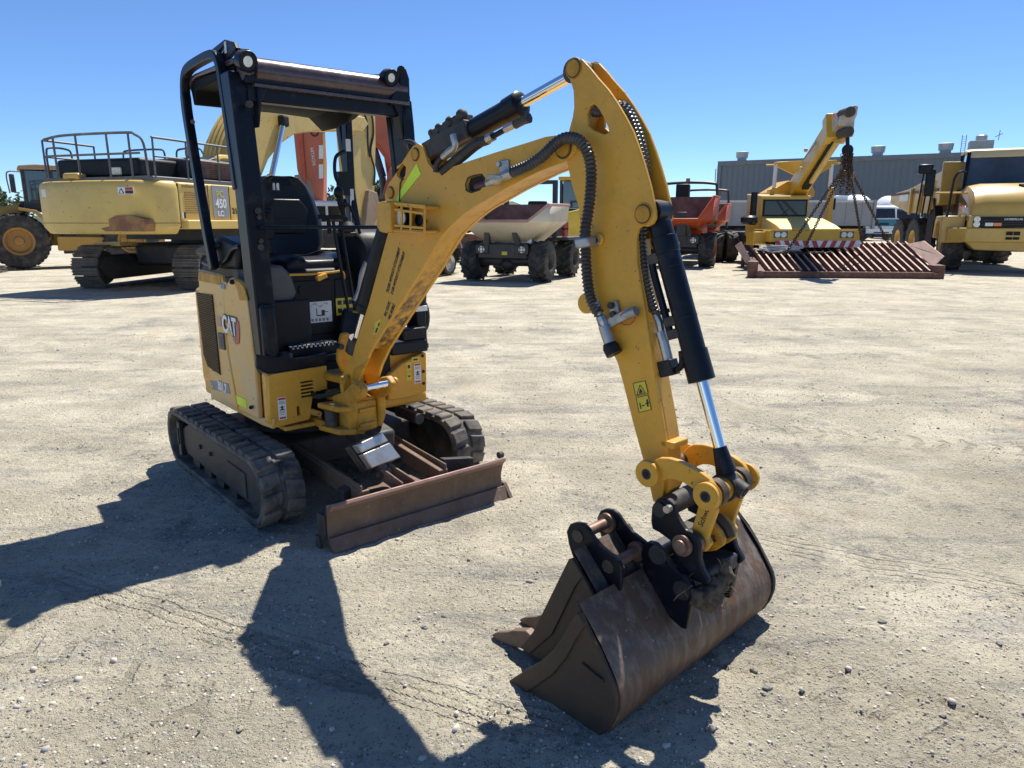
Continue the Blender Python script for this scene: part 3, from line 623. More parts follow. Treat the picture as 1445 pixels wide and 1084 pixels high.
B().pris([(.407,2.244),(.427,2.193),(.427,2.057),(.386,2.054),(.303,2.053),(.314,2.096),(.364,2.158),(.367,2.235)],.555,.59,'x').out('light_bracket',MBK,P,bev=.006)
B().cyl([(.56,.394,2.237)][0],[(.6,.369,2.228)][0],.022).out('light_knob',MBP,P)
# front guard rail and interior
B().tube([(.615,-.46,1.425),(.615,.40,1.42)],.0095).out('guard_rail',MBK,P)
B().bx(-.15,.36,-.34,.36,.775,1.20).out('seat_box',MBP,P,bev=.02)
B().bx(.358,.368,-.20,.02,.84,1.14).bx(.358,.368,.04,.34,.90,1.14).out('front_cover',MBP,P,bev=.006)
B().cyl((.364,-.15,1.09),(.375,-.15,1.09),.025).out('cover_lock',MBK,P)
b_,r_=sticker((-.055,.965),.135,.115,'x',P,MWHT,'instruction_label',.369)
for k in range(10): r_(-.11+.011*k,-.107+.011*k+.003*(k%3),.965+.035+.008*sin(k),.972+.035+.008*sin(k),1,MGRP,'text_line',b_)
for k in range(5): r_(-.112+.022*k,-.098+.022*k,.915,.93,1,MGRP,'text_line',b_)
r_(-.08,-.075,.945,.985,1,MBLP,'pictogram',b_); r_(-.08,-.03,.943,.949,1,MBLP,'pictogram',b_); r_(-.05,-.03,.949,.975,1,MBLP,'pictogram',b_); r_(-.03,-.01,.962,.966,1,MBLP,'pictogram',b_)
b_,r_=sticker((.115,.985),.15,.095,'x',P,MLBL,'hazard_sticker',.369)
for i in range(4):
    for j in range(2): r_(.115-.066+i*.035,.115-.04+i*.035,.95+j*.045,.975+j*.045,1,MBLP,'pictogram',b_)
ft=[]; n=11
for k in range(n): y0=-.345+k*.0245; ft+=[(y0,.835),(y0+.013,.835),(y0+.015,.822),(y0+.0225,.822)]
B().pris([(-.345,.775)]+ft+[(-.345+n*.0245,.775)],.53,.60,'x').out('footrest',MBK,P,bev=.002)
B().pris([p for p in ft]+[(p[0],p[1]-.005) for p in ft[::-1]],.595,.604,'x').out('tread_edge',MWHT,P)
B().bx(.58,.655,-.40,-.352,.775,.81).out('footrest_end',MGP,P,bev=.006)
B().beam((.46,.06,.80),(.40,.12,.95),.12,.03,up=(1,0,0)).out('pedal',MBP,P,bev=.008)
B().beam((.46,.22,.80),(.40,.24,.95),.12,.03,up=(1,0,0)).out('pedal',MBP,P,bev=.008)
# seat
sc_=[]
for x_,z_,hw in ((-.16,1.22,.20),(-.14,1.25,.23),(.1,1.245,.235),(.24,1.245,.23),(.30,1.225,.20)): sc_.append([(x_,-hw,z_-.05),(x_,hw,z_-.05),(x_,hw,z_),(x_,hw*.72,z_+.035),(x_,hw*.35,z_+.012),(x_,-hw*.35,z_+.012),(x_,-hw*.72,z_+.035),(x_,-hw,z_)])
seat=B().loft(sc_).out('seat',MSEAT,P,bev=.015)
bk=[]
for z_,hw,x_ in ((1.24,.16,-.10),(1.32,.215,-.115),(1.46,.225,-.145),(1.58,.20,-.175),(1.66,.165,-.19),(1.705,.12,-.20),(1.715,.07,-.203)):
    bk.append([(x_-.05,-hw,z_),(x_-.05,hw,z_),(x_+.02,hw,z_),(x_+.05,hw*.8,z_),(x_+.02,hw*.5,z_),(x_+.02,-hw*.5,z_),(x_+.05,-hw*.8,z_),(x_+.02,-hw,z_)])
sb=B().loft(bk).out('seat_back',MSEAT,P,bev=.012)
B().pris([(-.10,1.38),(.10,1.38),(.13,1.52),(.08,1.58),(-.08,1.58),(-.13,1.52)],-.125,-.10,'x').out('back_panel',MSEAT,sb,bev=.008)
B().bx(-.122,-.098,-.10,.10,1.468,1.474).out('seam',MBK,sb)
B().bx(-.155,-.14,-.06,-.05,1.63,1.67).bx(-.155,-.14,-.035,-.025,1.63,1.67).out('seat_badge',MWHT,sb)
# right console with control cover
B().pris([(-.40,1.02),(-.28,1.02),(-.24,1.09),(-.26,1.18),(-.31,1.235),(-.40,1.235)],.10,.50,'x').out('right_console',MGP,P,bev=.015,label='grey brown right hand console cover')
B().bx(.12,.50,-.40,-.25,.78,1.02).out('console_stand',MBP,P,bev=.015)
B().bx(.30,.40,-.39,-.33,1.23,1.30).out('console_neck',MBP,P,bev=.01)
B().bx(.22,.40,-.42,-.29,1.36,1.52).bx(.24,.38,-.40,-.30,1.28,1.38).out('right_lever_box',MBP,P,bev=.015)
B().tube(cr([(.33,-.36,1.25),(.36,-.35,1.40),(.40,-.33,1.50)],4),.02).out('joystick_boot',MBP,P)
arl=B().pris([(-.315,1.294),(-.04,1.344),(.08,1.339),(.075,1.316),(-.187,1.27),(-.31,1.266)],-.48,-.38).out('rear_control_pad',MBP,P,bev=.01)
B().pris([(-.18,1.345),(.054,1.375),(.302,1.336),(.273,1.208),(-.047,1.193),(-.11,1.26)],-.46,-.30).out('right_armrest_base',MBP,P,bev=.02)
B().tube(cr([(-.215,-.47,1.226),(-.064,-.47,1.217),(.144,-.47,1.249),(.263,-.47,1.311),(.367,-.47,1.328)],6),.012).out('armrest_tube',MBK,P)
# left console
B().pris([(.12,1.02),(.45,1.02),(.48,1.12),(.47,1.30),(.42,1.385),(.30,1.42),(.16,1.40)],.16,.36).out('left_console',MBP,P,bev=.03)
js=[(.38,.086,1.604),(.38,.106,1.499),(.38,.123,1.431)]
B().tube(cr([js[0],js[1],js[2]],6),[.020]*4+[.019,.017,.014,.012,.012,.013,.016,.022,.028]).sph(js[0],.027,(1,1,1.25)).out('joystick',MBP,P)
B().tube(cr([(.47,.062,1.557),(.47,.102,1.528),(.47,.132,1.454),(.47,.155,1.386)],6),.0085).sph([(.47,.074,1.546)][0],.014,(1,1,1.7)).out('lock_lever',MBK,P)
B().lathe(js[2],(0,0,-1),[(-.02,.03),(0,.045),(.015,.04),(.02,.05),(.035,.045),(.04,.055),(.06,.05)],16).out('joystick_gaiter',MHOS,P)
for a in ([(.52,-.086,1.471),(.52,.007,1.475),(.52,.055,1.461)],[(.52,-.117,1.475),(.52,-.058,1.468),(.52,-.051,1.389)]):
    B().tube(cr(a,4),.011).out('travel_handle',MBP,P)
for a in ([(.56,-.047,1.454),(.56,-.031,1.316),(.56,.016,.978)],[(.56,-.007,1.454),(.56,.008,1.352),(.56,.054,.983)]):
    B().tube(a,.009).out('travel_lever',MBK,P)
B().tube(cr([(.5,-.278,1.185),(.5,-.154,1.183),(.5,-.033,1.188),(.5,.017,1.19),(.5,.032,1.163),(.5,.022,1.137)],5),.0065).out('lever_rod',MY,P)
B().beam([(.52,-.137,1.157)][0],[(.52,-.084,1.177)][0],.03,.025).out('rod_clip',MY,P,bev=.004)
# boom cylinder behind the boom (cab side)
c0,c1=V([(.935,-.16,.847)][0]),V([(1.275,-.12,1.489)][0]); cd=(c1-c0).normalized()
B().cyl(c0,c0+cd*.34,.021).out('boom_cylinder_rod',MCH,P)
bc=B().lathe(c0+cd*.22,cd,[(0,.035),(.003,.052),(.04,.054),(.045,.05),((c1-c0).length-.22,.05)],24).out('boom_cylinder',MBK,P)
B().cyl(c0-cd*.02,c0+cd*.06,.04).out('rod_eye',MUC,P)
hp=[(.72,-.033,1.052),(.72,-.001,1.112),(.72,.019,1.194),(.72,.047,1.247)]
B().tube(cr(hp,5),.014).out('cylinder_fitting',MZN,P); B().tube(cr([(.72,.046,1.24),(.72,.091,1.31),(.72,.17,1.389)],5),.016).out('cylinder_hose',MHOS,P)
# ---- boom
np_=[(.096,.651),(.037,.63),(.019,.653),(.005,.712),(.05,.775),(.12,.855),(.259,1.077),(.363,1.269),(.437,1.405),(.429,1.518),(.421,1.563),(.45,1.606),(.514,1.652),(.602,1.729),(.631,1.749),(.664,1.755),(.696,1.742),(.704,1.72),(.725,1.675),(.76,1.649),(.803,1.639),(.881,1.656),(.963,1.67),(1.118,1.693),(1.277,1.715),(1.359,1.727),(1.438,1.728),(1.468,1.721),(1.49,1.697),(1.496,1.677),(1.479,1.659),(1.443,1.641),(1.38,1.628),(1.315,1.613),(1.236,1.588),(1.161,1.564),(1.071,1.531),(.984,1.5),(.918,1.469),(.857,1.434),(.799,1.395),(.753,1.349),(.709,1.305),(.67,1.26),(.561,1.156),(.37,.971),(.253,.854),(.186,.767),(.143,.691)]
hole=[(.515,1.675),(.551,1.687),(.579,1.669),(.572,1.636),(.542,1.62),(.513,1.638)]
slot=[(.954,1.588),(.966,1.609),(.994,1.615),(1.037,1.618),(1.053,1.605),(1.049,1.585),(1.025,1.568),(.981,1.559),(.957,1.568)]
B().pris(np_,-.06,-.044,holes=[hole,slot]).out('boom_side_plate',MY,P,bev=.0035,fr=FB)
B().pris(np_,.044,.06,holes=[hole]).out('boom_side_plate',MY,P,bev=.0035,fr=FB)
body=[(.118,.827),(.258,1.071),(.363,1.262),(.436,1.399),(.434,1.518),(.449,1.589),(.516,1.598),(.721,1.591),(.803,1.634),(.881,1.651),(.963,1.665),(1.118,1.688),(1.277,1.711),(1.359,1.723),(1.422,1.722),(1.424,1.642),(1.38,1.631),(1.314,1.615),(1.236,1.59),(1.161,1.566),(1.071,1.534),(.984,1.502),(.918,1.471),(.858,1.436),(.799,1.398),(.753,1.352),(.709,1.308),(.67,1.263),(.561,1.159),(.37,.974),(.266,.873)]
boom=B().pris(body,-.044,.044).out('boom',MYS,P,bev=.002,fr=FB)
B().pris([(.081,.698),(.112,.756),(.238,.815),(.186,.767),(.124,.688)],-.062,-.05).out('foot_rib',MYD,boom)
for (x_,z_),r_ in zip([(.466,1.571),(.646,1.715),(1.44,1.687)],(.022,.022,.030)):
    for s in (-1,1): B().lathe((x_,s*.060,z_),(0,s,0),[(0,r_*1.25),(.002,r_*1.25),(.002,r_),(.008,r_*.96),(.009,r_*.6)],22).out('pin_end',MYD,boom)
    B().lathe((x_,-.0605,z_),(0,-1,0),[(0,r_*1.22),(.0025,r_*1.2),(.0026,r_*.9)],22).out('pin_gap',MSTL,boom)
B().pris([(.515,1.675),(.551,1.687),(.579,1.669),(.572,1.636),(.542,1.62),(.513,1.638)],-.043,-.040).out('hole_back',MDRK,boom)
ro=[(.947,1.589),(.962,1.613),(.994,1.62),(1.041,1.623),(1.06,1.607),(1.056,1.582),(1.029,1.563),(.981,1.554),(.951,1.563)]; 
B().pris(ro,-.0625,-.058,holes=[slot]).out('grommet',MHOS,boom,bev=.002)
B().pris(slot,-.047,-.0445).out('slot_back',MDRK,boom)
B().pris([(.653,1.679),(.679,1.637),(.519,1.529),(.507,1.543),(.531,1.572)],-.0625,-.0605).out('reflective_tape',MFLU,boom)
B().tube(cr([(.563,-.064,1.625),(.542,-.064,1.608),(.535,-.064,1.569),(.53,-.064,1.534)],5),.0025).out('light_cable',MHOS,boom)
# lettering along the boom
def btxt(body,uv0,uv1,size,uv2):
    a,b_,c_=V(uv0),V(uv1),V(uv2); mid=(a+b_)/2
    txt(body,size,mid,(b_-a),(c_-mid),'lettering',MBLP,boom,.0006,bold=.0006,squash=.62)
t0=[(.375,-.061,1.016),(.442,-.061,1.123),(.316,-.061,1.05)]; btxt('WLL STATIC',t0[0],t0[1],.0235,t0[2])
t0=[(.407,-.061,1.007),(.473,-.061,1.113),(.349,-.061,1.04)]; btxt('WLL MOBILE',t0[0],t0[1],.0235,t0[2])
t0=[(.411,-.061,1.14),(.518,-.061,1.344),(.412,-.061,1.246)]; btxt('TICKER WITHOUT ATTACHMENT',t0[0],t0[1],.0235,t0[2])
t0=[(.442,-.061,1.133),(.552,-.061,1.33),(.444,-.061,1.235)]; btxt('E USR WITHOUT ATTACHMENT',t0[0],t0[1],.0235,t0[2])
b4=[(.29,.939),(.312,1.001),(.359,1.024),(.337,.961)]; B().pris(b4,-.0622,-.0608).out('hazard_sticker',MLBL,boom)
b4=[(.304,.951),(.318,.975),(.335,.98),(.322,.956)]; B().pris(b4,-.063,-.0622).out('pictogram',MBLP,boom)
b4=[(.33,.986),(.336,1),(.348,1.004),(.341,.984)]; B().pris(b4,-.063,-.0622).out('pictogram',MBLP,boom)
# boom work light in its cage
o1=[(.419,1.528),(.41,1.405)]
lx=[(.485,1.471)][0]
hb=[(.489,1.528),(.545,1.533),(.584,1.526),(.582,1.41),(.541,1.404),(.501,1.409),(.479,1.435)]
box=B().pris(hb,-.15,-.063).out('light_guard',MY,P,bev=.005,fr=FB)
cg=[(.596,1.523),(.795,1.509),(.787,1.407),(.589,1.413)]
def cage(a,b_): B().beam((a[0],-.135,a[1]),(b_[0],-.135,b_[1]),.010,.008,up=(0,1,0)).out('cage_bar',MY,box,bev=.002)
tl,tr_,br,bl_=[V((p[0],0,p[1])) for p in cg]
mixp=lambda a,b_,t:(a.x+(b_.x-a.x)*t,a.z+(b_.z-a.z)*t)
cage(mixp(tl,tr_,0),mixp(tl,tr_,1)); cage(mixp(bl_,br,0),mixp(bl_,br,1)); cage(mixp(tr_,br,0),mixp(tr_,br,1))
cage(mixp(tl,bl_,.22),mixp(tr_,br,.28)); cage(mixp(tl,bl_,.8),mixp(tr_,br,.82))
cage(mixp(tl,tr_,.24),mixp(bl_,br,.24)); cage(mixp(tl,tr_,.55),mixp(bl_,br,.55))
B().pris([(tl.x,tl.z),(tr_.x,tr_.z),(tr_.x,tr_.z-.012),(tl.x,tl.z-.01)],-.135,-.06).out('cage_top',MY,box,bev=.003)
B().pris([(bl_.x,bl_.z),(br.x,br.z),(br.x,br.z+.01),(bl_.x,bl_.z+.01)],-.135,-.06).out('cage_floor',MY,box,bev=.003)
lc=[(.582,1.467)][0]
lmp=B().lathe((lc[0],-.066,lc[1]),(.12,-1,0),[(0,.03),(.02,.042),(.035,.045),(.043,.044)],24).out('boom_light',MBK,box)
B().lathe((lc[0],-.066,lc[1]),(.12,-1,0),[(.036,.040),(.044,.036),(.048,.02),(.049,.001)],24).out('lamp_lens',MLEN,lmp)
lc=[(.657,1.456)][0]; B().lathe((lc[0],-.061,lc[1]),(0,-1,0),[(0,.024),(.004,.024),(.005,.012)],20).out('light_socket',MBK,box)
lc=[(.699,1.453)][0]; B().cyl((lc[0],-.061,lc[1]),(lc[0],-.075,lc[1]),.011,n=10).out('cage_bolt',MBK,box)
# arm cylinder on top of the boom
p0=V((.648,0,1.715)); p1=V((1.445,0,1.925)); ad=(p1-p0).normalized()
k0=(V([(1.19,0,1.847)][0])-p0).dot(ad)
ac=B().lathe(p0+ad*.03,ad,[(0,.03),(.01,.040),(k0-.10,.040),(k0-.10,.045),(k0-.035,.046),(k0-.03,.040),(k0-.025,.024)],26).cyl(p0+V((0,-.038,0)),p0+V((0,.038,0)),.04).out('arm_cylinder',MBK,P,fr=FB)
B().cyl(p0+ad*.3,p1-ad*.03,.0195).out('arm_cylinder_rod',MCH,P,fr=FB)
B().cyl(p1+V((0,-.032,0)),p1+V((0,.032,0)),.038).out('arm_rod_eye',MUC,P,fr=FB)
up_=V((-ad.z,0,ad.x))
vb=B()
for t,w_,h_ in ((.10,.07,.07),(.17,.08,.06),(.24,.07,.075)): vb.beam(p0+ad*(t-.03)+up_*.035,p0+ad*(t+.03)+up_*.035,w_,h_)
for t,r_ in ((.08,.016),(.13,.02),(.20,.022),(.27,.024)): vb.sph(p0+ad*t+up_*.062+V((0,-.025,0)),r_)
vb.tube(cr([p0+ad*.05+up_*.03,p0+ad*.12+up_*.07,p0+ad*.2+up_*.075,p0+ad*.26+up_*.06],4),.014)
vb.beam(p0+ad*.03,p0+ad*.30,.10,.07).out('valve_block',MUC,ac,bev=.006)
B().tube(cr([(.902,-.075,1.769),(.909,-.075,1.728),(.875,-.075,1.71),(.836,-.075,1.692)],4),[.014]*3+[.012]*3+[.015]*4+[.013]*3).out('hose_fitting',MZN,ac)
B().tube(cr([(.841,-.075,1.697),(.801,-.075,1.67),(.791,-.075,1.639)],4),.011).out('arm_hose',MHOS,ac)
B().tube(cr([(.804,-.05,1.642),(.912,-.05,1.689),(1.001,-.05,1.729),(1.063,-.05,1.741)],6),[.022]*14+[.019]*5).out('arm_hose',MHOS,ac)
B().tube(cr([(1.055,-.05,1.74),(1.093,-.05,1.751)],3),.018).out('hose_fitting',MZN,ac)
B().tube([(1.089,-.05,1.749),(1.162,-.05,1.77)],.0105).out('arm_pipe',MBK,ac)
B().tube([(1.155,-.05,1.768),(1.208,-.05,1.782)],.013).out('hose_fitting',MZN,ac)
B().tube(cr([(1.205,-.05,1.78),(1.25,-.05,1.792),(1.27,-.05,1.797)],3),[.016]*4+[.018]*2+[.02]).out('elbow',MUC,ac)
B().tube(cr([p0+V((-.02,-.03,.02)),p0+V((-.05,-.03,.05)),p0+V((-.11,-.03,.055)),p0+V((-.15,.02,.0))],5),.009).out('arm_hose',MHOS,ac)
# auxiliary hose: steel bracket, conduit over the boom nose and down the stick
B().tube(cr([(1.004,-.055,1.577),(1.051,-.055,1.585),(1.074,-.055,1.589)],4),.013).out('aux_hose',mat('purple hose',(.10,.03,.035),.5),P,fr=FB)
B().pris([(1.138,1.663),(1.189,1.663),(1.192,1.598),(1.149,1.598)],-.068,-.062).out('hose_bracket',MSIL,P,bev=.002,fr=FB)
B().pris([(1.127,1.615),(1.192,1.608),(1.192,1.596),(1.127,1.594)],-.11,-.066).out('hose_bracket',MSIL,P,bev=.002,fr=FB)
q_=[(1.143,1.65)][0]; B().cyl((q_[0],-.068,q_[1]),(q_[0],-.075,q_[1]),.009,n=6).out('bracket_bolt',MZN,P,fr=FB)
B().tube(cr([(1.104,-.09,1.585),(1.127,-.09,1.591),(1.163,-.09,1.599),(1.199,-.09,1.61),(1.235,-.09,1.618)],4),[.014]*4+[.018]*4+[.015]*3+[.018]*4+[.016]*2).out('hose_fitting',MZN,P,fr=FB)
conduit([(1.238,-.1,1.615),(1.316,-.1,1.634),(1.381,-.1,1.66),(1.428,-.1,1.69),(1.473,-.1,1.709),(1.518,-.1,1.707),(1.553,-.1,1.688),(1.577,-.1,1.655),(1.59,-.1,1.607),(1.589,-.1,1.533),(1.58,-.1,1.468),(1.572,-.1,1.424)]+[(1.562,-.085,1.367),(1.57,-.085,1.288),(1.584,-.085,1.22),(1.603,-.085,1.183),(1.624,-.085,1.161)],.0195).out('conduit',MHOC,P,fr=FB)
cl=[(1.538,1.396),(1.597,1.404),(1.601,1.373),(1.545,1.365)]
B().pris(cl,-.118,-.06).out('hose_clamp',MSIL,P,bev=.006,fr=FB)
B().pris([(1.571,1.401),(1.6,1.406),(1.603,1.379),(1.577,1.372)],-.07,-.06).out('clamp_tab',MSIL,P,bev=.003,fr=FB)
q_=[(1.593,1.39)][0]; B().cyl((q_[0],-.07,q_[1]),(q_[0],-.078,q_[1]),.011,n=6).out('clamp_bolt',MUC,P,fr=FB)
B().tube(cr([(1.604,-.08,1.192),(1.62,-.08,1.165),(1.632,-.08,1.143),(1.648,-.08,1.117)],4),[.015]*4+[.011]*3+[.017]*4+[.013]*2).out('hose_fitting',MZN,P,fr=FB)
B().tube([(1.644,-.08,1.121),(1.654,-.08,1.099),(1.67,-.08,1.064)],[.020,.020,.019],14).out('quick_coupling',MSIL,P,fr=FB)
B().tube([(1.667,-.08,1.068),(1.673,-.08,1.055),(1.688,-.08,1.034)],[.022,.027,.027],14).out('coupling_cap',MBP,P,fr=FB)
B().pris([(1.646,1.189),(1.676,1.206),(1.689,1.17),(1.676,1.146),(1.656,1.14)],-.066,-.05).out('coupling_bracket',MSIL,P,bev=.003,fr=FB)
B().beam([(1.62,-.075,1.111)][0],[(1.742,-.075,1.175)][0],.03,.006,up=(0,1,0)).out('bracket_arm',MSIL,P,bev=.002,fr=FB)
q_=[(1.729,-.075,1.165),(1.763,-.075,1.18)]; B().cyl(q_[0],q_[1],.016).out('bracket_pin',MSIL,P,fr=FB)
for uv in [(1.661,1.188),(1.671,1.16)]: B().cyl((uv[0],-.066,uv[1]),(uv[0],-.078,uv[1]),.011,n=6).out('bracket_bolt',MUC,P,fr=FB)
B().tube(cr([(1.694,-.075,1.149),(1.717,-.075,1.133),(1.744,-.075,1.138),(1.759,-.075,1.155),(1.761,-.075,1.164)],5),.0022).tube(cr([(1.704,-.075,1.159),(1.72,-.075,1.174),(1.737,-.075,1.168)],5),.004).out('red_cable',MRDP,P,fr=FB)
# ---- stick
sp_=[(1.442,1.916),(1.44,1.932),(1.448,1.947),(1.469,1.957),(1.498,1.95),(1.531,1.921),(1.566,1.885),(1.606,1.848),(1.64,1.809),(1.677,1.76),(1.707,1.715),(1.733,1.662),(1.753,1.616),(1.777,1.556),(1.792,1.508),(1.8,1.481),(1.801,1.46),(1.793,1.444),(1.775,1.435),(1.754,1.437),(1.742,1.429),(1.736,1.409),(1.736,1.382),(1.742,1.319),(1.774,1.192),(1.801,1.081),(1.827,.967),(1.864,.829),(1.882,.756),(1.902,.625),(1.883,.581),(1.855,.558),(1.838,.568),(1.812,.649),(1.793,.698),(1.749,.81),(1.707,.927),(1.678,1.001),(1.613,1.092),(1.559,1.181),(1.537,1.231),(1.525,1.308),(1.513,1.4),(1.499,1.498),(1.466,1.573),(1.446,1.641),(1.453,1.743),(1.467,1.78),(1.472,1.812),(1.468,1.86),(1.452,1.896)]
sh=[(1.526,1.785),(1.537,1.806),(1.554,1.81),(1.572,1.796),(1.592,1.769),(1.613,1.735),(1.616,1.72),(1.597,1.716),(1.551,1.734),(1.53,1.749)]
spl=B().pris(sp_,-.05,-.036,holes=[sh]).out('stick_side_plate',MY,P,bev=.003,fr=FB)
up=[(1.442,1.916),(1.44,1.932),(1.448,1.947),(1.469,1.957),(1.498,1.95),(1.531,1.921),(1.566,1.885),(1.606,1.848),(1.64,1.809),(1.677,1.76),(1.707,1.715),(1.733,1.662),(1.753,1.616),(1.777,1.556),(1.792,1.508),(1.8,1.481),(1.801,1.46),(1.793,1.444),(1.775,1.435),(1.754,1.437),(1.742,1.429),(1.736,1.409),(1.737,1.366),(1.521,1.361),(1.513,1.4),(1.499,1.498),(1.466,1.573),(1.446,1.641),(1.453,1.743),(1.467,1.78),(1.472,1.812),(1.468,1.86),(1.452,1.896)]
B().pris(up,.036,.05,holes=[sh]).out('stick_side_plate',MY,P,bev=.003,fr=FB)
lowr=[(1.514,1.395),(1.733,1.399),(1.742,1.319),(1.774,1.192),(1.801,1.081),(1.827,.967),(1.864,.832),(1.881,.761),(1.897,.623),(1.88,.588),(1.855,.563),(1.841,.571),(1.812,.651),(1.793,.7),(1.749,.813),(1.707,.927),(1.678,.998),(1.613,1.087),(1.559,1.176),(1.537,1.226),(1.525,1.303)]
stk=B().pris(lowr,-.036,.030).out('stick',MY,P,bev=.004,fr=FB)
bkp=[(1.453,1.892),(1.468,1.86),(1.472,1.812),(1.467,1.78),(1.453,1.743),(1.449,1.657),(1.495,1.654),(1.498,1.737),(1.509,1.776),(1.511,1.813),(1.507,1.855),(1.488,1.891)]
B().pris(bkp,-.036,.036).out('stick_back_plate',MY,P,fr=FB)
B().pris([(1.466,1.593),(1.499,1.498),(1.514,1.395),(1.573,1.396),(1.558,1.501),(1.532,1.591)],-.036,.036).out('stick_back_plate',MY,P,fr=FB)
for uv,r_ in zip([(1.47,1.926),(1.758,1.473)],(.026,.026)):
    for s in (-1,1):
        B().lathe((uv[0],s*.05,uv[1]),(0,s,0),[(0,r_*1.3),(.003,r_*1.25),(.003,r_),(.008,r_*.95),(.009,r_*.5)],24).out('pin_end',MYD,stk)
        B().lathe((uv[0],s*.05,uv[1]),(0,s,0),[(0,r_*1.12),(.0042,r_*1.12),(.0044,r_*.9)],24).out('pin_gap',MSTL,stk)
B().cyl([(1.591,-.05,1.394)][0],V([(1.591,-.05,1.394)][0])+V((0,-.012,0)),.021,n=18).out('weld_boss',MY,stk,bev=.004)
q_=V([(1.772,-.01,1.157)][0]); B().cyl(q_+V((0,-.02,0)),q_+V((0,.03,0)),.02,n=12).sph(q_+V((.01,.0,.02)),.012).out('hose_stop',MY,stk)
q_=V([(1.526,-.02,1.181)][0]); B().cyl(q_+V((0,-.015,0)),q_+V((0,.015,0)),.035,n=16).out('lifting_lug',MY,stk,bev=.003)
B().beam([(1.881,-.05,.766)][0],V([(1.881,-.05,.766)][0])+V((0,.085,0)),.05,.022,up=(0,0,1)).out('link_stop',MY,stk,bev=.004)
B().beam([(1.879,-.052,.679)][0],[(1.879,-.052,.583)][0],.012,.02,up=(0,1,0)).out('nose_rib',MY,stk,bev=.003)
# stickers on the stick
for pts in ([(1.744,.941),(1.79,.958),(1.803,.92),(1.756,.902)],[(1.758,.897),(1.803,.914),(1.818,.869),(1.772,.851)]):
    B().pris(pts,-.0518,-.0503).out('hazard_sticker',MLBL,stk)
def frame(pts,y0,th=.0016):
    p=pts
    for a,b_ in zip(p,p[1:]+p[:1]): B().beam((a[0],y0,a[1]),(b_[0],y0,b_[1]),th,.0012,up=(0,1,0)).out('sticker_border',MBLP,stk)
frame([(1.745,.942),(1.791,.958),(1.804,.92),(1.757,.903)],-.0522); frame([(1.759,.897),(1.804,.914),(1.819,.869),(1.773,.851)],-.0522)
frame([(1.772,.942),(1.794,.921),(1.762,.908)],-.0522,.002)
B().pris([(1.772,.931),(1.783,.923),(1.781,.918),(1.77,.914)],-.0527,-.0518).out('pictogram',MBLP,stk)
B().pris([(1.798,.898),(1.804,.901),(1.809,.877),(1.803,.876)],-.0527,-.0518).pris([(1.796,.886),(1.809,.892),(1.81,.889),(1.796,.882)],-.0527,-.0518).out('pictogram',MBLP,stk)
B().pris([(1.772,.882),(1.776,.884),(1.782,.865),(1.778,.863)],-.0527,-.0518).pris([(1.783,.877),(1.792,.881),(1.793,.877),(1.784,.873)],-.0527,-.0518).out('pictogram',MBLP,stk)
# conduits between the plates
conduit([(1.523,-.018,1.793),(1.563,-.018,1.789),(1.613,-.018,1.801),(1.657,-.018,1.78),(1.683,-.018,1.732),(1.71,-.018,1.668),(1.729,-.018,1.605),(1.737,-.018,1.546),(1.735,-.018,1.478),(1.73,-.018,1.431),(1.735,-.018,1.37),(1.753,-.018,1.283),(1.775,-.018,1.218),(1.796,-.018,1.171)],.0165).out('conduit',MHOC,P,fr=FB)
conduit([(1.505,.018,1.816),(1.568,.018,1.814),(1.619,.018,1.798),(1.659,.018,1.754),(1.686,.018,1.693),(1.703,.018,1.618),(1.711,.018,1.554),(1.71,.018,1.478),(1.713,.018,1.413)],.0165).out('conduit',MHOC,P,fr=FB)
conduit([(1.599,0,1.804),(1.643,0,1.795),(1.683,0,1.738),(1.707,0,1.68),(1.724,0,1.614),(1.732,0,1.559),(1.73,0,1.478)],.016).out('conduit',MHOC,P,fr=FB)
B().tube([(1.794,-.012,1.166),(1.809,-.012,1.142),(1.818,-.012,1.11)],[.012,.014,.012]).tube([(1.813,-.012,1.114),(1.825,-.012,1.084)],.016,10).tube([(1.825,-.012,1.088),(1.847,-.012,1.023)],.017,10).out('hose_fitting',MZN,P,fr=FB)
B().beam([(1.841,-.012,1.027)][0],[(1.857,-.012,.979)][0],.05,.045,up=(0,1,0)).tube(cr([(1.856,-.012,.995),(1.884,-.012,1.006),(1.898,-.012,1.026),(1.893,-.012,1.063)],4),.012).out('elbow',MBK,P,bev=.003,fr=FB)
# bucket cylinder
a0=V((1.752,0,1.475)); a1=V((2.072,0,.675)); bd=(a1-a0).normalized()
a0=V([(1.772,0,1.478)][0]); a1=V((2.070,0,.690)); bd=(a1-a0).normalized(); kb=(V([(1.944,0,.966)][0])-a0).dot(bd)
bcy=B().lathe(a0+bd*.02,bd,[(0,.03),(.02,.036),(.06,.036),(.062,.040),(.11,.040),(.112,.037),(kb-.12,.037),(kb-.12,.041),(kb-.025,.042),(kb-.022,.025)],26).cyl(a0+V((0,-.034,0)),a0+V((0,.034,0)),.038).out('bucket_cylinder',MBK,P,fr=FB)
B().cyl(a0+bd*.3,a1-bd*.04,.0185).out('bucket_cylinder_rod',MCH,P,fr=FB)
B().cyl(a1-bd*.10,a1-bd*.02,.021,.032).out('rod_neck',MBK,P,fr=FB)
n_=V((-bd.z,0,bd.x)); n_=n_ if n_.x<0 else -n_
B().tube(cr([a0+bd*.13+n_*.036+V((0,-.02,0)),a0+bd*.16+n_*.052+V((0,-.02,0)),a0+bd*(kb-.22)+n_*.052+V((0,-.02,0)),a0+bd*(kb-.15)+n_*.052+V((0,-.02,0))],5),.012).out('cylinder_pipe',MBK,bcy)
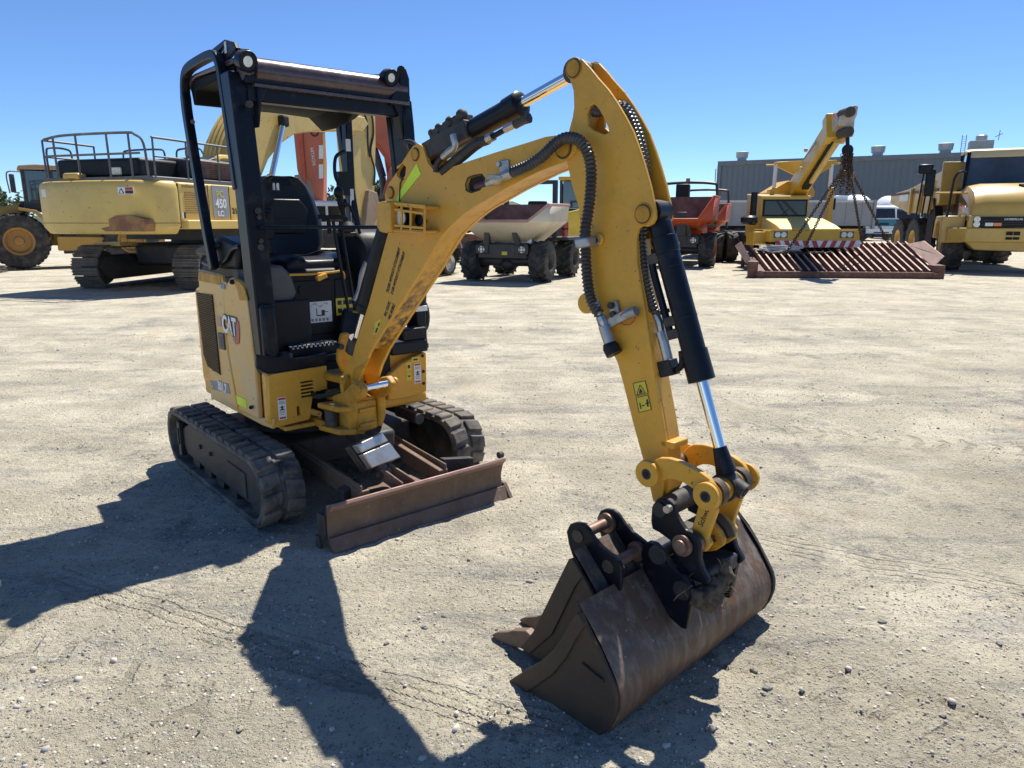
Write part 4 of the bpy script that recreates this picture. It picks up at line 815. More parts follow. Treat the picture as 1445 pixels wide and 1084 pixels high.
for t in (.12,.36,kb-.22): B().beam(a0+bd*t+n_*.036+V((0,-.015,0)),a0+bd*(t+.03)+n_*.036+V((0,-.015,0)),.04,.04,up=(0,1,0)).out('pipe_clip',MUC,bcy,bev=.004)
B().beam(a0+bd*.30+n_*.04+V((0,-.015,0)),a0+bd*.30+n_*.11+V((0,-.015,0)),.012,.014,up=(0,1,0)).out('pipe_clip',MUC,bcy)
for t in (.17,.33,.5): B().lathe(a0+bd*t,bd,[(0,.0375),(.006,.0382),(.008,.0375)],26).out('cylinder_band',MBK,bcy)
# links
lk=[(1.855,.703),(1.875,.727),(1.895,.74),(1.928,.747),(1.965,.747),(2.002,.74),(2.036,.731),(2.068,.717),(2.088,.694),(2.092,.668),(2.079,.645),(2.059,.635),(2.04,.64),(2.031,.66),(2.016,.674),(1.991,.683),(1.956,.685),(1.929,.68),(1.902,.662),(1.879,.651),(1.858,.648),(1.841,.655),(1.835,.675),(1.842,.693)]
for s in (-1,1):
    y0,y1=(-.112,-.09) if s<0 else (.085,.107)
    L_=B().pris(lk,y0,y1).out('bucket_link',MY,P,bev=.004,fr=FB)
    yo=y0 if s<0 else y1
    for uv,r_ in zip([(1.863,.684),(2.07,.668)],(.042,.042)):
        B().lathe((uv[0],yo,uv[1]),(0,s,0),[(0,r_*1.06),(.002,r_*1.06),(.002,r_),(.016,r_),(.018,r_*.95),(.018,r_*.45)],26).out('link_boss',MY,L_)
        B().lathe((uv[0],yo,uv[1]),(0,s,0),[(0,r_*.44),(.0175,r_*.44),(.0185,r_*.40)],16).out('link_pin',MUC,L_)
        B().lathe((uv[0],yo,uv[1]),(0,s,0),[(.017,r_*.27),(.0195,r_*.27)],12).out('pin_hole',MDRK,L_)
B().cyl((2.065,-.088,.664),(2.065,.085,.664),.036).out('link_cross_tube',MYD,P,fr=FB)
B().cyl((2.065,-.02,.664),(2.065,.03,.664),.045).cyl((2.09,.005,.675),(2.125,.005,.66),.026).out('rod_eye',MUC,P,fr=FB)
B().cyl((2.12,.005,.662),(2.127,.005,.659),.014).out('eye_hole',MDRK,P,fr=FB)
B().lathe((2.065,-.087,.664),(0,1,0),[(0,.044),(.03,.044)],20).lathe((2.065,.055,.664),(0,1,0),[(0,.044),(.03,.044)],20).out('link_spacer',MSTL,P,fr=FB)
B().cyl((1.857,-.09,.678),(1.857,.085,.678),.022).out('stick_link_pin',MSTL,P,fr=FB)
tl_=[(2.029,.633),(2.076,.633),(2.087,.614),(2.07,.55),(2.063,.52),(2.076,.506),(2.061,.478),(2.045,.47),(2.029,.481),(2.004,.52)]
for y0,y1 in ((-.088,-.068),(.062,.082)):
    tk=B().pris(tl_,y0,y1).out('tie_link',MY,P,bev=.004,fr=FB,label=None)
t0=[(2.04,-.089,.564),(2.06,-.089,.625),(2.043,-.088,.602)]
txt('Schwarz',.026,(V(t0[0])+V(t0[1]))/2,V(t0[1])-V(t0[0]),V(t0[2])-(V(t0[0])+V(t0[1]))/2,'marker_writing',MBLP,tk,.0005)
hk=[(2.014,.536),(2.042,.561),(2.058,.55),(2.078,.535),(2.094,.512),(2.093,.493),(2.068,.468),(2.035,.452),(2.01,.455),(1.998,.483)]; hh=[(2.046,.506),(2.06,.517),(2.066,.5),(2.055,.49)]
B().pris(hk,-.045,-.025,holes=[hh]).pris(hk,.025,.045,holes=[hh]).out('hitch_hook',MYD,P,bev=.005,fr=FB)
B().tube(cr([(2.042,0,.561),(2.06,0,.55),(2.08,0,.533),(2.094,0,.507)],4),.014).out('hook_edge',MSTL,P,fr=FB)
B().cyl((2.03,-.11,.50),(2.03,.11,.50),.03).out('hitch_pin',MPIN,P,fr=FB)
# hitch cheeks
hc=[(880+a/6.02,690+b/6.02) for a,b in ((240,180),(235,300),(300,370),(420,480))]
ho=[(1.88,.576),(1.879,.53),(1.885,.504),(1.912,.5),(1.952,.487),(1.966,.459),(1.986,.428),(2.014,.41),(2.052,.4),(2.08,.378),(2.095,.396),(2.09,.407),(2.069,.432),(2.058,.46),(2.057,.506),(2.048,.533),(2.026,.537),(2.002,.538),(1.983,.556),(1.967,.576),(1.958,.606),(1.942,.617),(1.919,.618),(1.896,.607)]
for y0,y1 in ((-.118,-.095),(.088,.11)):
    hcx=B().pris(ho,y0,y1).out('hitch_cheek',MBK,P,bev=.005,fr=FB)
B().bx(1.93,2.08,-.094,.087,.37,.42).bx(1.95,2.0,-.094,.087,.42,.53).out('hitch_body',MUC,P,bev=.01,fr=FB)
hv=[(1.911,.578)][0]; B().cyl((hv[0],-.124,hv[1]),(hv[0],.116,hv[1]),.024).out('hitch_pivot',MUC,P,fr=FB)
B().cyl((hv[0],-.09,hv[1]),(hv[0],.08,hv[1]),.034).out('pivot_bush',MUC,P,bev=.004,fr=FB)
q_=[(1.947,-.12,.594)][0]; B().cyl(V(q_),V(q_)+V((0,-.02,0)),.012,n=10).out('grease_cap',MZN,P,fr=FB)
q_=V([(2.001,-.12,.49)][0]); B().lathe(q_,(0,-1,0),[(0,.034),(.010,.034),(.011,.022),(.024,.021),(.026,.012)],20).out('hitch_pin_end',MPIN,P,fr=FB)
# ---- mud bucket
side=[(1.881,.358),(1.889,.357),(1.921,.315),(1.961,.268),(1.994,.219),(2.017,.183),(2.027,.15),(2.027,.116),(2.016,.074),(1.997,.033),(1.968,-.005),(1.936,-.016),(1.829,-.032),(1.631,-.05),(1.585,-.037),(1.599,-.007),(1.669,.064),(1.745,.138),(1.793,.197),(1.823,.246),(1.855,.311)]
shell=[(1.88,.362),(1.924,.318),(1.964,.271),(1.998,.223),(2.022,.186),(2.031,.153),(2.032,.117),(2.021,.074),(2,.03),(1.968,-.009),(1.934,-.024),(1.829,-.04),(1.631,-.058),(1.579,-.046)]
bk_=B().pris(shell+[(p[0]-.010,p[1]+.012) for p in shell[::-1]],-.455,.455).out('mud_bucket',MBKT,P,bev=.002,fr=FB,ang=25,label='wide worn steel mud bucket shell')
for y0,y1 in ((-.472,-.452),(.452,.472)): B().pris(side,y0,y1).out('bucket_side_plate',MBKS,bk_,bev=.004)
wr=[(1.588,-.034),(1.602,-.004),(1.672,.067),(1.747,.141),(1.796,.199),(1.826,.249),(1.858,.313),(1.883,.36),(1.891,.359),(1.913,.333),(1.885,.28),(1.847,.197),(1.792,.113),(1.703,.017),(1.657,-.033),(1.634,-.047)]; B().pris(wr,-.480,-.470).out('wear_plate',MBKS,bk_,bev=.003)
B().pris([(1.906,.213),(1.984,.194),(1.987,.182),(1.912,.199)],-.482,-.470).out('weld_bar',MBKS,bk_,bev=.003)
rim=[(1.889,.353),(1.905,.369),(1.981,.269),(2.047,.136),(2.037,.061),(2.022,.069),(1.974,.252)]
rm=[(p[0]+.004,p[1]+.004) for p in shell]; B().pris(rm[:10]+[(p[0]-.02,p[1]+.02) for p in rm[:10][::-1]],.470,.486).out('bucket_rim',MUC,bk_,bev=.003)
lipx=[p for p in shell[-3:]]; B().pris([(lipx[-1][0]-.02,lipx[-1][1]-.002),(lipx[-1][0]+.12,lipx[-1][1]-.012),(lipx[-1][0]+.12,lipx[-1][1]+.004),(lipx[-1][0]-.02,lipx[-1][1]+.010)],-.47,.47).out('cutting_lip',MBKT,bk_,bev=.002)
earp=[(1.869,.45),(1.887,.47),(1.914,.472),(1.941,.457),(1.976,.422),(2.01,.408),(2.045,.391),(2.059,.363),(2.051,.298),(2.043,.232),(2.026,.229),(1.984,.246),(1.936,.295),(1.879,.372),(1.866,.417)]
for y0,y1 in ((-.145,-.120),(.118,.143)):
    e_=B().pris(earp,y0,y1).out('bucket_ear',MBK,bk_,bev=.004)
    for uv in [(1.928,.441),(2.022,.357)]: B().lathe((uv[0],y0-.006 if y0<0 else y1,uv[1]),(0,1,0),[(0,.03),(.006,.032)],18).out('ear_boss',MUC,e_)
B().cyl(([(1.919,.432)][0][0],-.145,[(1.919,.432)][0][1]),([(1.919,.432)][0][0],.14,[(1.919,.432)][0][1]),.02).out('bucket_pin',MPIN,bk_)
B().bx(1.80,1.87,-.14,.14,.33,.39).out('ear_cross_plate',MUC,bk_,bev=.006)
# mud and dry grass caught behind the hitch
from mathutils import noise as noise_
random.seed(5); gb=B(); cq=V([(2.08,-.06,.373)][0])
for k in range(7):
    p=cq+V((random.gauss(0,.008),-.06+.02*k,random.gauss(-.02,.010))); i0=len(gb.bm.verts)
    bmesh.ops.create_icosphere(gb.bm,subdivisions=3,radius=random.uniform(.024,.04),matrix=Matrix.Translation(p)@Matrix.Diagonal((.8,1,1.1,1)))
    gb.bm.verts.ensure_lookup_table()
    for v_ in gb.bm.verts[i0:]:
        d=v_.co-p; v_.co=p+d*(1+.5*(noise_.noise(v_.co*38)+.5*noise_.noise(v_.co*95)))
mud=gb.out('mud_clump',mat('caked mud',(.06,.045,.033),.95,0,(.17,.13,.085),.5,40,.002,90),P,fr=FB,ang=60); mud['kind']='stuff'
gb=B()
for k in range(55):
    p=cq+V((random.gauss(0,.02),random.gauss(0,.05),random.gauss(-.02,.03))); d=V((random.gauss(0,1),random.gauss(0,1),random.gauss(-.4,.6))).normalized()*random.uniform(.02,.055)
    gb.tube([p,p+d*.6+V((0,0,.004)),p+d],.0009,4)
g_=gb.out('grass_clump',MSTR,P,fr=FB); g_['kind']='stuff'
# ---- narrow toothed bucket standing inside the mud bucket's mouth
GB=thing('toothed_bucket','narrow rusty toothed digging bucket lying in the mouth of the wide mud bucket','digger bucket',(0.183,2.246,0),-45.30)
gs=[(-.005,.118),(-.066,.031),(-.021,.029),(.025,.032),(.142,.085),(.243,.201),(.275,.297),(.269,.327),(.201,.397),(.157,.442),(.143,.432)]
gsh=[(-.072,.027),(-.021,.023),(.034,.028),(.157,.079),(.259,.202),(.283,.3),(.274,.329),(.206,.403),(.16,.45)]
shg=B().pris(gsh+[(p[0]-.008,p[1]+.012) for p in gsh[::-1]],-.145,.145).out('bucket_shell',MBKT,GB,bev=.002,ang=25)
for y0,y1 in ((-.155,-.143),(.143,.155)): B().pris(gs,y0,y1).out('side_plate',MBKS,GB,bev=.003)
B().pris([(.001,.124),(-.059,.037),(-.014,.035),(.086,.152),(.177,.355),(.206,.401),(.163,.447),(.149,.437),(.099,.307)],-.162,-.154).out('side_cutter',MBKS,GB,bev=.003)
tp=[(-.218,.009),(-.188,.032),(-.131,.058),(-.11,.075),(-.042,.105),(.005,.094),(-.041,.036),(-.11,.012),(-.177,.003)]
for y0 in (-.16,-.02,.12):
    pts=[V((p[0],0,p[1])) for p in tp]
    B().loft([[(p.x,y0+.02-(.016 if 3<=i<=6 else .010),p.z) for i,p in enumerate(pts)],[(p.x,y0+.02+(.022 if 3<=i<=6 else .016),p.z) for i,p in enumerate(pts)]]).out('bucket_tooth',MRST,GB,bev=.006)
eg=[(.112,.525),(.087,.51),(.073,.481),(.083,.44),(.102,.402),(.157,.323),(.202,.272),(.248,.305),(.292,.359),(.294,.432),(.283,.452),(.255,.463),(.214,.477),(.186,.496),(.162,.519),(.139,.529)]
for y0,y1 in ((-.085,-.07),(.07,.085)):
    e_=B().pris(eg,y0,y1).out('bucket_ear',MBK,GB,bev=.004)
    for uv in [(.122,.481),(.244,.421)]:
        B().lathe((uv[0],y0 if y0<0 else y1,uv[1]),(0,-1 if y0<0 else 1,0),[(0,.022),(.004,.021),(.004,.014)],16).out('pin_end',MSTL,e_)
        B().lathe((uv[0],y1 if y0<0 else y0,uv[1]),(0,1 if y0<0 else -1,0),[(0,.033),(.014,.033),(.014,.021)],20).out('pin_collar',MPIN,e_)
for uv in [(.122,.481),(.244,.421)]: B().cyl((uv[0],-.07,uv[1]),(uv[0],.07,uv[1]),.018).out('bucket_pin',MPIN,GB)
# ================================================================ background machines
MPY=mat('faded pale yellow paint',(.66,.46,.13),.42,0,(.40,.27,.10),.35,1.6,.001,30,scr=(.20,.10,.05))
MPR=mat('primer worn paint',(.24,.10,.05),.7,0,(.5,.33,.1),.5,3)
MCY=mat('crane yellow paint',(.64,.38,.035),.38,0,(.35,.2,.06),.3,1.5,.001,30)
MAY=mat('hauler yellow paint',(.58,.36,.07),.36,0,(.36,.22,.07),.35,1.2,.001,30,coat=.2)
MLY=mat('loader yellow paint',(.50,.29,.06),.5,0,(.30,.18,.07),.45,1.5)
MORG=mat('orange paint',(.52,.085,.022),.42,0,(.16,.05,.03),.35,1.6,.001,30)
MFOR=mat('faded orange paint',(.50,.13,.06),.5,0,(.28,.09,.05),.35,1.2)
MCRM=mat('cream painted skip',(.62,.56,.44),.5,0,(.40,.31,.20),.4,1.8,.001,30)
MRIN=mat('rusty skip lining',(.16,.075,.05),.8,0,(.30,.22,.17),.5,3)
MFRA=mat('dark grey frame paint',(.03,.03,.032),.5,0,(.12,.10,.08),.35,3)
MTYR=mat('tyre rubber',(.022,.022,.022),.75,0,(.17,.15,.12),.45,4)
MRGR=mat('grey rail paint',(.10,.105,.105),.5,0,DUST,.25,3)
MGRY=mat('grey cladding',(.115,.14,.165),.5,0,(.12,.13,.14),.3,.3)
MGRT=mat('grey cladding trim',(.13,.145,.155),.5)
MCON=mat('grey container side',(.22,.225,.235),.5,0,(.3,.28,.25),.3,.6)
MWPT=mat('white truck paint',(.74,.76,.76),.3,0,(.5,.47,.42),.25,2)
MTEA=mat('teal truck paint',(.02,.17,.22),.35)
MGRN=mat('dark green container paint',(.018,.035,.028),.6,0,(.06,.06,.045),.4,2)
MCHN=mat('rusty chain',(.07,.045,.03),.6,.4,(.2,.1,.05),.4,10)
MROP=mat('white rope',(.6,.58,.54),.8)
MYH=mat('bright yellow hood',(.70,.50,.06),.35)
def wheel(P_,c,ax,r,w_,rr,mt=None,lug=18,lh=.035,rim=MFRA,name='wheel',skew=.5,block=False):
    c,ax=V(c),V(ax).normalized(); h=w_/2; b=B()
    b.lathe(c,ax,[(-h*.86,rr*.95),(-h*.98,rr*1.08),(-h,r*.80),(-h*.92,r*.93),(-h*.8,r*.965),(h*.8,r*.965),(h*.92,r*.93),(h,r*.80),(h*.98,rr*1.08),(h*.86,rr*.95)],36,cap=False)
    u=ax.orthogonal().normalized(); v=ax.cross(u)
    for i in range(lug):
        for sd in (-1,1):
            a0=2*pi*(i+(.5 if sd>0 else 0))/lug
            q=[]
            for rad,wd in ((r*.95,.5),(r*.95+lh,.32)):
                for t,da in ((h*.02,skew),(h*.97,0)):
                    for e in ((-1,1) if t<h*.5 else (1,-1)):
                        a=a0+da*2*pi/lug+e*wd*pi/lug*(.55 if not block else .62)
                        rad2=rad-(.02*r if t>h*.5 else 0)
                        q.append(c+ax*sd*t+(u*cos(a)+v*sin(a))*rad2)
            b.hexa(q)
    o=b.out(name,mt or MTYR,P_,ang=30)
    rm=B()
    for sd in (-1,1):
        rm.lathe(c+ax*sd*h*.9,ax*sd,[(0,rr*1.03),(.012,rr*.98),(-.02,rr*.86),(-h*.45,rr*.75),(-h*.45,rr*.35),(-h*.25,rr*.30),(-h*.22,rr*.12),(-h*.22,.001)],28,cap=False)
    rm.out('rim',rim,o)
    nb=B()
    for k in range(8):
        a=2*pi*k/8
        for sd in (-1,1): nb.cyl(c+ax*sd*(h*.45)+(u*cos(a)+v*sin(a))*rr*.5,c+ax*sd*(h*.52)+(u*cos(a)+v*sin(a))*rr*.5,rr*.05,n=6)
    nb.out('wheel_nuts',rim,o)['kind']='stuff'
    return o
def rail(P_,pts,r,name='handrail',m_=None,n=6): return B().tube(pts,r,n).out(name,m_ or MRGR,P_)
# ---------------------------------------------------------------- big pale yellow excavator
K_=thing('crawler_excavator','big faded yellow crawler excavator with grey guard rails on its back deck','excavator',(-7.570,17.970,0),72.00)
def rot(b,a): return b.xf(Matrix.Rotation(R(a),4,'Z'))
# counterweight: x is forward, rear face rounded in plan
def cwplan(z):
    return [(-2.5,-1.62,z),(-2.6,-1.62,z),(-2.95,-1.45,z),(-3.2,-1.0,z),(-3.28,0,z),(-3.2,1.1,z),(-3.02,1.52,z),(-2.75,1.64,z),(-2.5,1.62,z)]
sc=lambda r,k,dz=0:[(p[0]*1+(0 if p[0]>-2.55 else (1-k)*.9),p[1]*k,p[2]+dz) for p in r]
cw=B().loft([sc(cwplan(1.20),.93),sc(cwplan(1.36),1.0),sc(cwplan(2.10),1.0),sc(cwplan(2.20),.985),sc(cwplan(2.26),.95)]).out('counterweight',MPY,K_,bev=.05,seg=3)
B().pris([(-1.38,1.26),(-.4,1.26),(-.18,1.36),(-.3,1.40),(-.5,1.50),(-.7,1.57),(-1.1,1.57),(-1.38,1.50),(-1.42,1.40)],-3.24,-2.98,'x').out('bare_patch',MPR,cw)
B().loft([sc(cwplan(1.415),1.003),sc(cwplan(1.43),1.003)]).out('seam',MPR,cw)
warnp=B().bx(-3.262,-3.255,-1.20,-.80,1.98,2.12).xf(Matrix.Translation((.045,0,0))).out('warning_plate',MWHT,cw)
B().bx(-3.225,-3.2175,-1.18,-.99,2.06,2.11).out('red_band',MRDP,warnp); B().bx(-3.225,-3.2175,-1.18,-.99,1.99,2.05).out('black_band',MBLP,warnp)
B().pris([(-.96,1.995),(-.82,1.995),(-.89,2.10)],-3.225,-3.2175,'x').out('triangle',MBLP,warnp); B().pris([(-.93,2.005),(-.85,2.005),(-.89,2.075)],-3.227,-3.225,'x').out('triangle',MWHT,warnp)
B().bx(-3.18,-3.17,1.05,1.25,1.95,2.10).out('warning_plate',MWHT,cw)
body=B().pris([(-2.48,1.30),(.6,1.30),(.6,2.24),(-2.48,2.24)],-1.60,1.60).out('house_side',MPY,K_,bev=.04)
B().bx(-2.515,-2.485,-1.607,-1.55,1.32,2.20).out('panel_gap',MDRK,body)
for x_ in (-1.62,-.95): B().bx(x_-.008,x_+.008,-1.608,-1.58,1.50,2.22).out('panel_gap',MDRK,body)
for k in range(10): B().bx(-2.32,-1.76,-1.612,-1.59,1.62+.045*k,1.638+.045*k).out('louvre',MPR,body)
for k in range(2): B().bx(-2.38,-1.66,-1.612,-1.59,2.14+.03*k,2.155+.03*k).out('louvre',MPR,body)
B().bx(-1.50,-1.00,-1.615,-1.598,1.52,2.22).out('model_panel',mat('grey decal',(.30,.31,.33),.5,0,DUST,.3,3),body)
txt('PC',.21,(-1.26,-1.618,2.03),(1,0,0),(0,0,1),'model_letters',MLBL,body,.002)
txt('450',.27,(-1.25,-1.618,1.83),(1,0,0),(0,0,1),'model_number',MWHT,body,.002,bold=.008,squash=.85)
txt('LC',.16,(-1.28,-1.618,1.62),(1,0,0),(0,0,1),'model_letters',MWHT,body,.002,bold=.004)
txt('21',.17,(-.90,-1.618,1.68),(1,0,0),(0,0,1),'fleet_number',MBLP,body,.002,bold=.006,align='LEFT')
B().bx(-1.72,-1.60,-1.612,-1.60,1.80,1.95).out('print_block',MPR,body)
B().bx(-2.44,-2.40,-1.612,-1.605,1.52,1.64).out('sticker',MWHT,body); B().bx(-2.40,-2.34,-1.612,-1.605,1.52,1.64).out('sticker',MBLP,body)
B().pris([(-2.45,1.30),(.6,1.30),(.6,1.48),(-2.45,1.48)],-1.75,-1.54).out('side_step',MPY,K_,bev=.02)
B().bx(-1.2,1.2,-1.2,1.2,1.05,1.32).lathe((0,0,.95),(0,0,1),[(0,.75),(.2,.75)],30).out('slew_table',MFRA,K_)
# deck and engine hood
B().bx(-2.95,-.1,-1.44,1.44,2.24,2.34).out('deck',MRGR,K_,bev=.02)
hood=B().bx(-2.75,-1.35,-.95,1.25,2.34,2.72).out('engine_hood',MBP,K_,bev=.06)
hd2=B().bx(-1.7,-.2,-1.35,.6,2.34,2.78).out('engine_hood',MFRA,K_,bev=.05)
for k in range(8): B().bx(-1.5,-.4,-1.36,-1.345,2.40+.04*k,2.42+.04*k).out('louvre',MRED,hd2)
B().box((-2.75,-.35,2.46),(.08,.26,.16),(0,-15,0)).out('rear_lamp',MLEN,K_,bev=.03)
B().box((-2.9,.62,2.36),(.25,.42,.14)).out('lifting_eye',MPY,K_,bev=.05)
B().pris([(-1.0,2.78),(-.6,2.90),(.5,2.90),(.5,2.80),(-1.0,2.72)],-1.1,.3).out('air_cleaner',MBP,K_,bev=.03)
B().tube(cr([(-.7,-1.1,2.7),(-.6,-1.1,2.85),(-.3,-1.1,2.88)],5),.08).out('intake_pipe',MPY,K_)
bcn=B().cyl((-1.55,-1.2,2.78),(-1.55,-1.2,2.84),.10).out('beacon_base',MRGR,K_); B().cyl((-1.55,-1.2,2.84),(-1.55,-1.2,3.02),.12,.11).out('beacon_dome',mat('clear dome',(.5,.42,.36),.1,0,coat=.6),bcn); B().cyl((-1.55,-1.2,2.84),(-1.55,-1.2,2.93),.125).out('beacon_band',MAMB,bcn)
# guard rails
zt,zm,z0=3.18,2.77,2.32
def railset(pl,posts,zt=zt):
    rail(K_,[(x,y,zt) for x,y in pl],.024); rail(K_,[(x,y,zm) for x,y in pl],.02)
    for x,y in posts: rail(K_,[(x,y,z0),(x,y,zt)],.022,'rail_post')
railset([(-1.6,1.42),(-2.9,1.36),(-3.0,1.1)],[(-1.6,1.42),(-2.9,1.38)],3.1)
rail(K_,cr([(-3.0,1.2,3.10),(-3.02,.6,3.16),(-3.02,-.9,3.16),(-3.0,-1.15,3.12),(-2.95,-1.3,2.95),(-2.93,-1.33,2.33)],5),.026)
rail(K_,[(-3.0,1.2,zm),(-3.02,-1.25,zm)],.022)
for y in (.95,.35,-.45,-1.0): rail(K_,[(-3.0,y,z0),(-3.01,y,3.16)],.024,'rail_post')
rail(K_,cr([(-2.2,1.42,2.33),(-2.2,1.42,2.85),(-2.3,1.42,2.97),(-2.7,1.42,2.97),(-2.8,1.42,2.86),(-2.8,1.42,2.33)],4),.022)
rail(K_,cr([(-1.3,.9,2.75),(-1.3,.9,2.95),(-1.3,.75,3.02),(-1.3,-.1,3.02),(-1.3,-.25,2.95),(-1.3,-.25,2.75)],4),.022)
rail(K_,cr([(-1.2,-.5,2.75),(-1.2,-.5,2.95),(-1.2,-.62,3.02),(-1.2,-1.1,3.02),(-1.2,-1.22,2.9)],4),.022)
for pl in ([(-2.9,-1.40),(.1,-1.44)],):
    rail(K_,[(-2.85,-1.41,3.08),(-.0,-1.44,3.08)],.024); rail(K_,[(-2.85,-1.41,2.72),(-.0,-1.44,2.72)],.02)
    for x in (-2.85,-1.95,-1.0,0.0): rail(K_,[(x,-1.42,2.3),(x,-1.43,3.08)],.022,'rail_post')
# undercarriage, turned a little against the house
UA=(82-72)
def ctrack(y0):
    r=.44; x0,x1=-2.0,2.0; zc=.46; pts=[]
    per=2*(x1-x0)+2*pi*r; n=52
    sh=B()
    for i in range(n):
        s=per*i/n
        if s<x1-x0: p=(x0+s,zc-r); a=-90
        elif s<x1-x0+pi*r: t=(s-(x1-x0))/r-pi/2; p=(x1+r*cos(t),zc+r*sin(t)); a=math.degrees(t)
        elif s<2*(x1-x0)+pi*r: p=(x1-(s-(x1-x0)-pi*r),zc+r); a=90
        else: t=(s-2*(x1-x0)-pi*r)/r+pi/2; p=(x0+r*cos(t),zc+r*sin(t)); a=math.degrees(t)
        q=B(); q.bx(-.022,.018,y0-.30,y0+.30,-.088,.088)
        for zz in (-.07,-.01,.05): q.bx(.018,.050,y0-.30,y0+.30,zz,zz+.022)
        q.xf(Matrix.Translation((p[0],0,p[1]))@Matrix.Rotation(R(-a),4,'Y'))
        rot(q,UA).out('track_shoe',MSTLT,K_)
    f=rot(B().pris([(-2.0,.18),(2.0,.18),(2.2,.46),(2.0,.72),(-2.0,.72),(-2.2,.46)],y0-.2,y0+.2),UA).out('track_frame',MFRA,K_,bev=.04)
    rot(B().lathe((-2.0,y0,.46),(0,1,0),[(-.15,.1),(-.15,.37),(.15,.37),(.15,.1)],28),UA).out('idler',MFRA,f); rot(B().lathe((2.0,y0,.46),(0,1,0),[(-.15,.1),(-.15,.37),(.15,.37),(.15,.1)],28),UA).out('sprocket',MFRA,f)
MSTLT=mat('dusty track shoe steel',(.13,.11,.09),.6,.3,(.27,.22,.17),.55,5,scr=(.05,.04,.035))
ctrack(1.40); ctrack(-.98)
rot(B().bx(-1.3,1.3,-1.0,1.0,.45,.95),UA).out('track_centre',MFRA,K_,bev=.08)
rot(B().bx(-1.9,-1.3,.9,1.5,.92,1.0),UA).out('track_guard',MPY,K_)
# boom, stick and cylinders in the plane y=0.1
bo=[(.84,1.679),(.568,2.193),(.52,2.784),(.715,3.304),(1.116,3.802),(1.627,4.225),(2.079,4.479),(2.748,4.648),(3.575,4.695),(4.683,4.737),(6.236,4.785),(7.546,4.825),(7.806,4.633),(7.41,4.363),(6.179,4.227),(4.607,4.053),(3.543,3.858),(2.793,3.501),(2.253,3.068),(1.902,2.608),(1.672,1.689)]
boomK=B().pris(bo,-.38,.38).out('boom',MPY,K_,bev=.03)
for k in range(4):
    a=-.2+.13*k; B().tube(cr([(p[0],a,p[1]+.12) for p in [(.407,1.931),(.408,2.693),(.752,3.391),(1.241,3.952),(1.792,4.437),(2.336,4.693)]],5),.035).out('boom_pipe',MPY,boomK)
B().tube(cr([(p[0],-.05,p[1]) for p in [(.537,2.532),(.98,3.159),(1.183,2.882)]],5),.03).out('boom_hose',MHOS,boomK)
stp=[(6.963,5.271),(7.835,5.444),(8.488,5.267),(8.437,4.151),(8.259,2.724),(8.084,1.883),(7.607,1.474),(6.968,1.658),(6.907,2.886),(6.815,4.21),(6.793,4.859)]
stickK=B().pris(stp,-.28,.28).out('stick',MPY,K_,bev=.02)
for s,dx in ((0,"509,152 514,180 511,215 516,245"),): B().tube(cr([(p[0],-.32,p[1]) for p in [(7.767,5.211),(8.166,4.927),(8.21,4.359),(7.962,3.759),(8.203,3.194),(8.106,2.67)]],5),.035).out('stick_hose',MHOS,stickK)
B().tube(cr([(p[0],-.33,p[1]) for p in [(7.567,5.05),(7.808,4.656),(7.792,3.973),(7.899,3.592)]],5),.03).out('stick_hose',MHOS,stickK)
q=[(1.579,2.087),(2.171,2.641),(2.666,3.47),(2.868,4.118)]
c0=V((q[1][0],-.5,q[1][1])); c1=V((q[3][0],-.5,q[3][1]))
c00=c0-(c1-c0)*.75
B().cyl(c00,c0,.12).out('boom_cylinder',MPY,K_); B().cyl(c0,c1,.075).out('boom_cylinder_rod',MCH,K_); B().box(c1,(.3,.2,.3)).out('cylinder_pin_block',MDRK,K_,bev=.06)
c0=c0+V((0,1.0,0)); c1=c1+V((0,1.0,0)); B().cyl(c00+V((0,1,0)),c0,.12).out('boom_cylinder',MPY,K_); B().cyl(c0,c1,.075).out('boom_cylinder_rod',MCH,K_)
bkK=[(7.608,2.508),(8.084,2.432),(8.245,2.006),(7.85,1.474),(7.424,1.048),(7.002,1.054),(7.237,1.567),(7.381,2.105)]; B().pris(bkK,-.45,.45).out('bucket_linkage',MLINK:=mat('dusty linkage',(.34,.25,.16),.7,0,(.22,.15,.1),.4,3),K_,bev=.03)
B().pris([(8.223,1.765),(8.743,1.869),(8.989,1.674),(8.749,1.326),(8.369,1.132),(7.806,.994),(7.567,1.046),(7.89,1.378)],-.45,.45).out('bucket_linkage',MLINK,K_,bev=.03)
# ---------------------------------------------------------------- orange excavator behind it
O_=thing('crawler_excavator','weathered orange crawler excavator behind the big yellow one, folded arm facing left','excavator',(-4.650,31.000,0),0.00)
st_=[(-4.268,5.281),(-4.024,5.446),(-3.436,5.556),(-3.101,5.336),(-3.1,3.831),(-3.209,1.944),(-3.54,1.886),(-3.828,2.06),(-4.07,2.923),(-4.207,3.548)]
so=B().pris(st_,-.28,.28).out('stick',MFOR,O_,bev=.02)
B().pris([(-4.047,5.135),(-3.874,5.135),(-3.842,2.909),(-4.011,3.022)],-.36,-.285).out('stick_cylinder',MORG,so,bev=.02)
txt('HITACHI',.20,[(-3.498,4.056)]and([(-3.528,4.056)][0][0],-.285,[(-3.528,4.056)][0][1]),(.1,0,-1),(1,0,0),'lettering',MWHT,so,.003,squash=.9)
for a in ([(-3.25,4.503),(-3.076,4.503),(-3.106,3.976),(-3.281,3.976)],[(-3.294,3.753),(-3.12,3.753),(-3.152,3.192),(-3.328,3.192)]): B().pris(a,-.292,-.283).out('sticker',MWHT,so)
B().pris([(-3.045,5.026),(-2.979,4.917),(-3.076,3.248),(-3.134,3.248)],-.292,-.283).out('yellow_strip',MLBL,so)
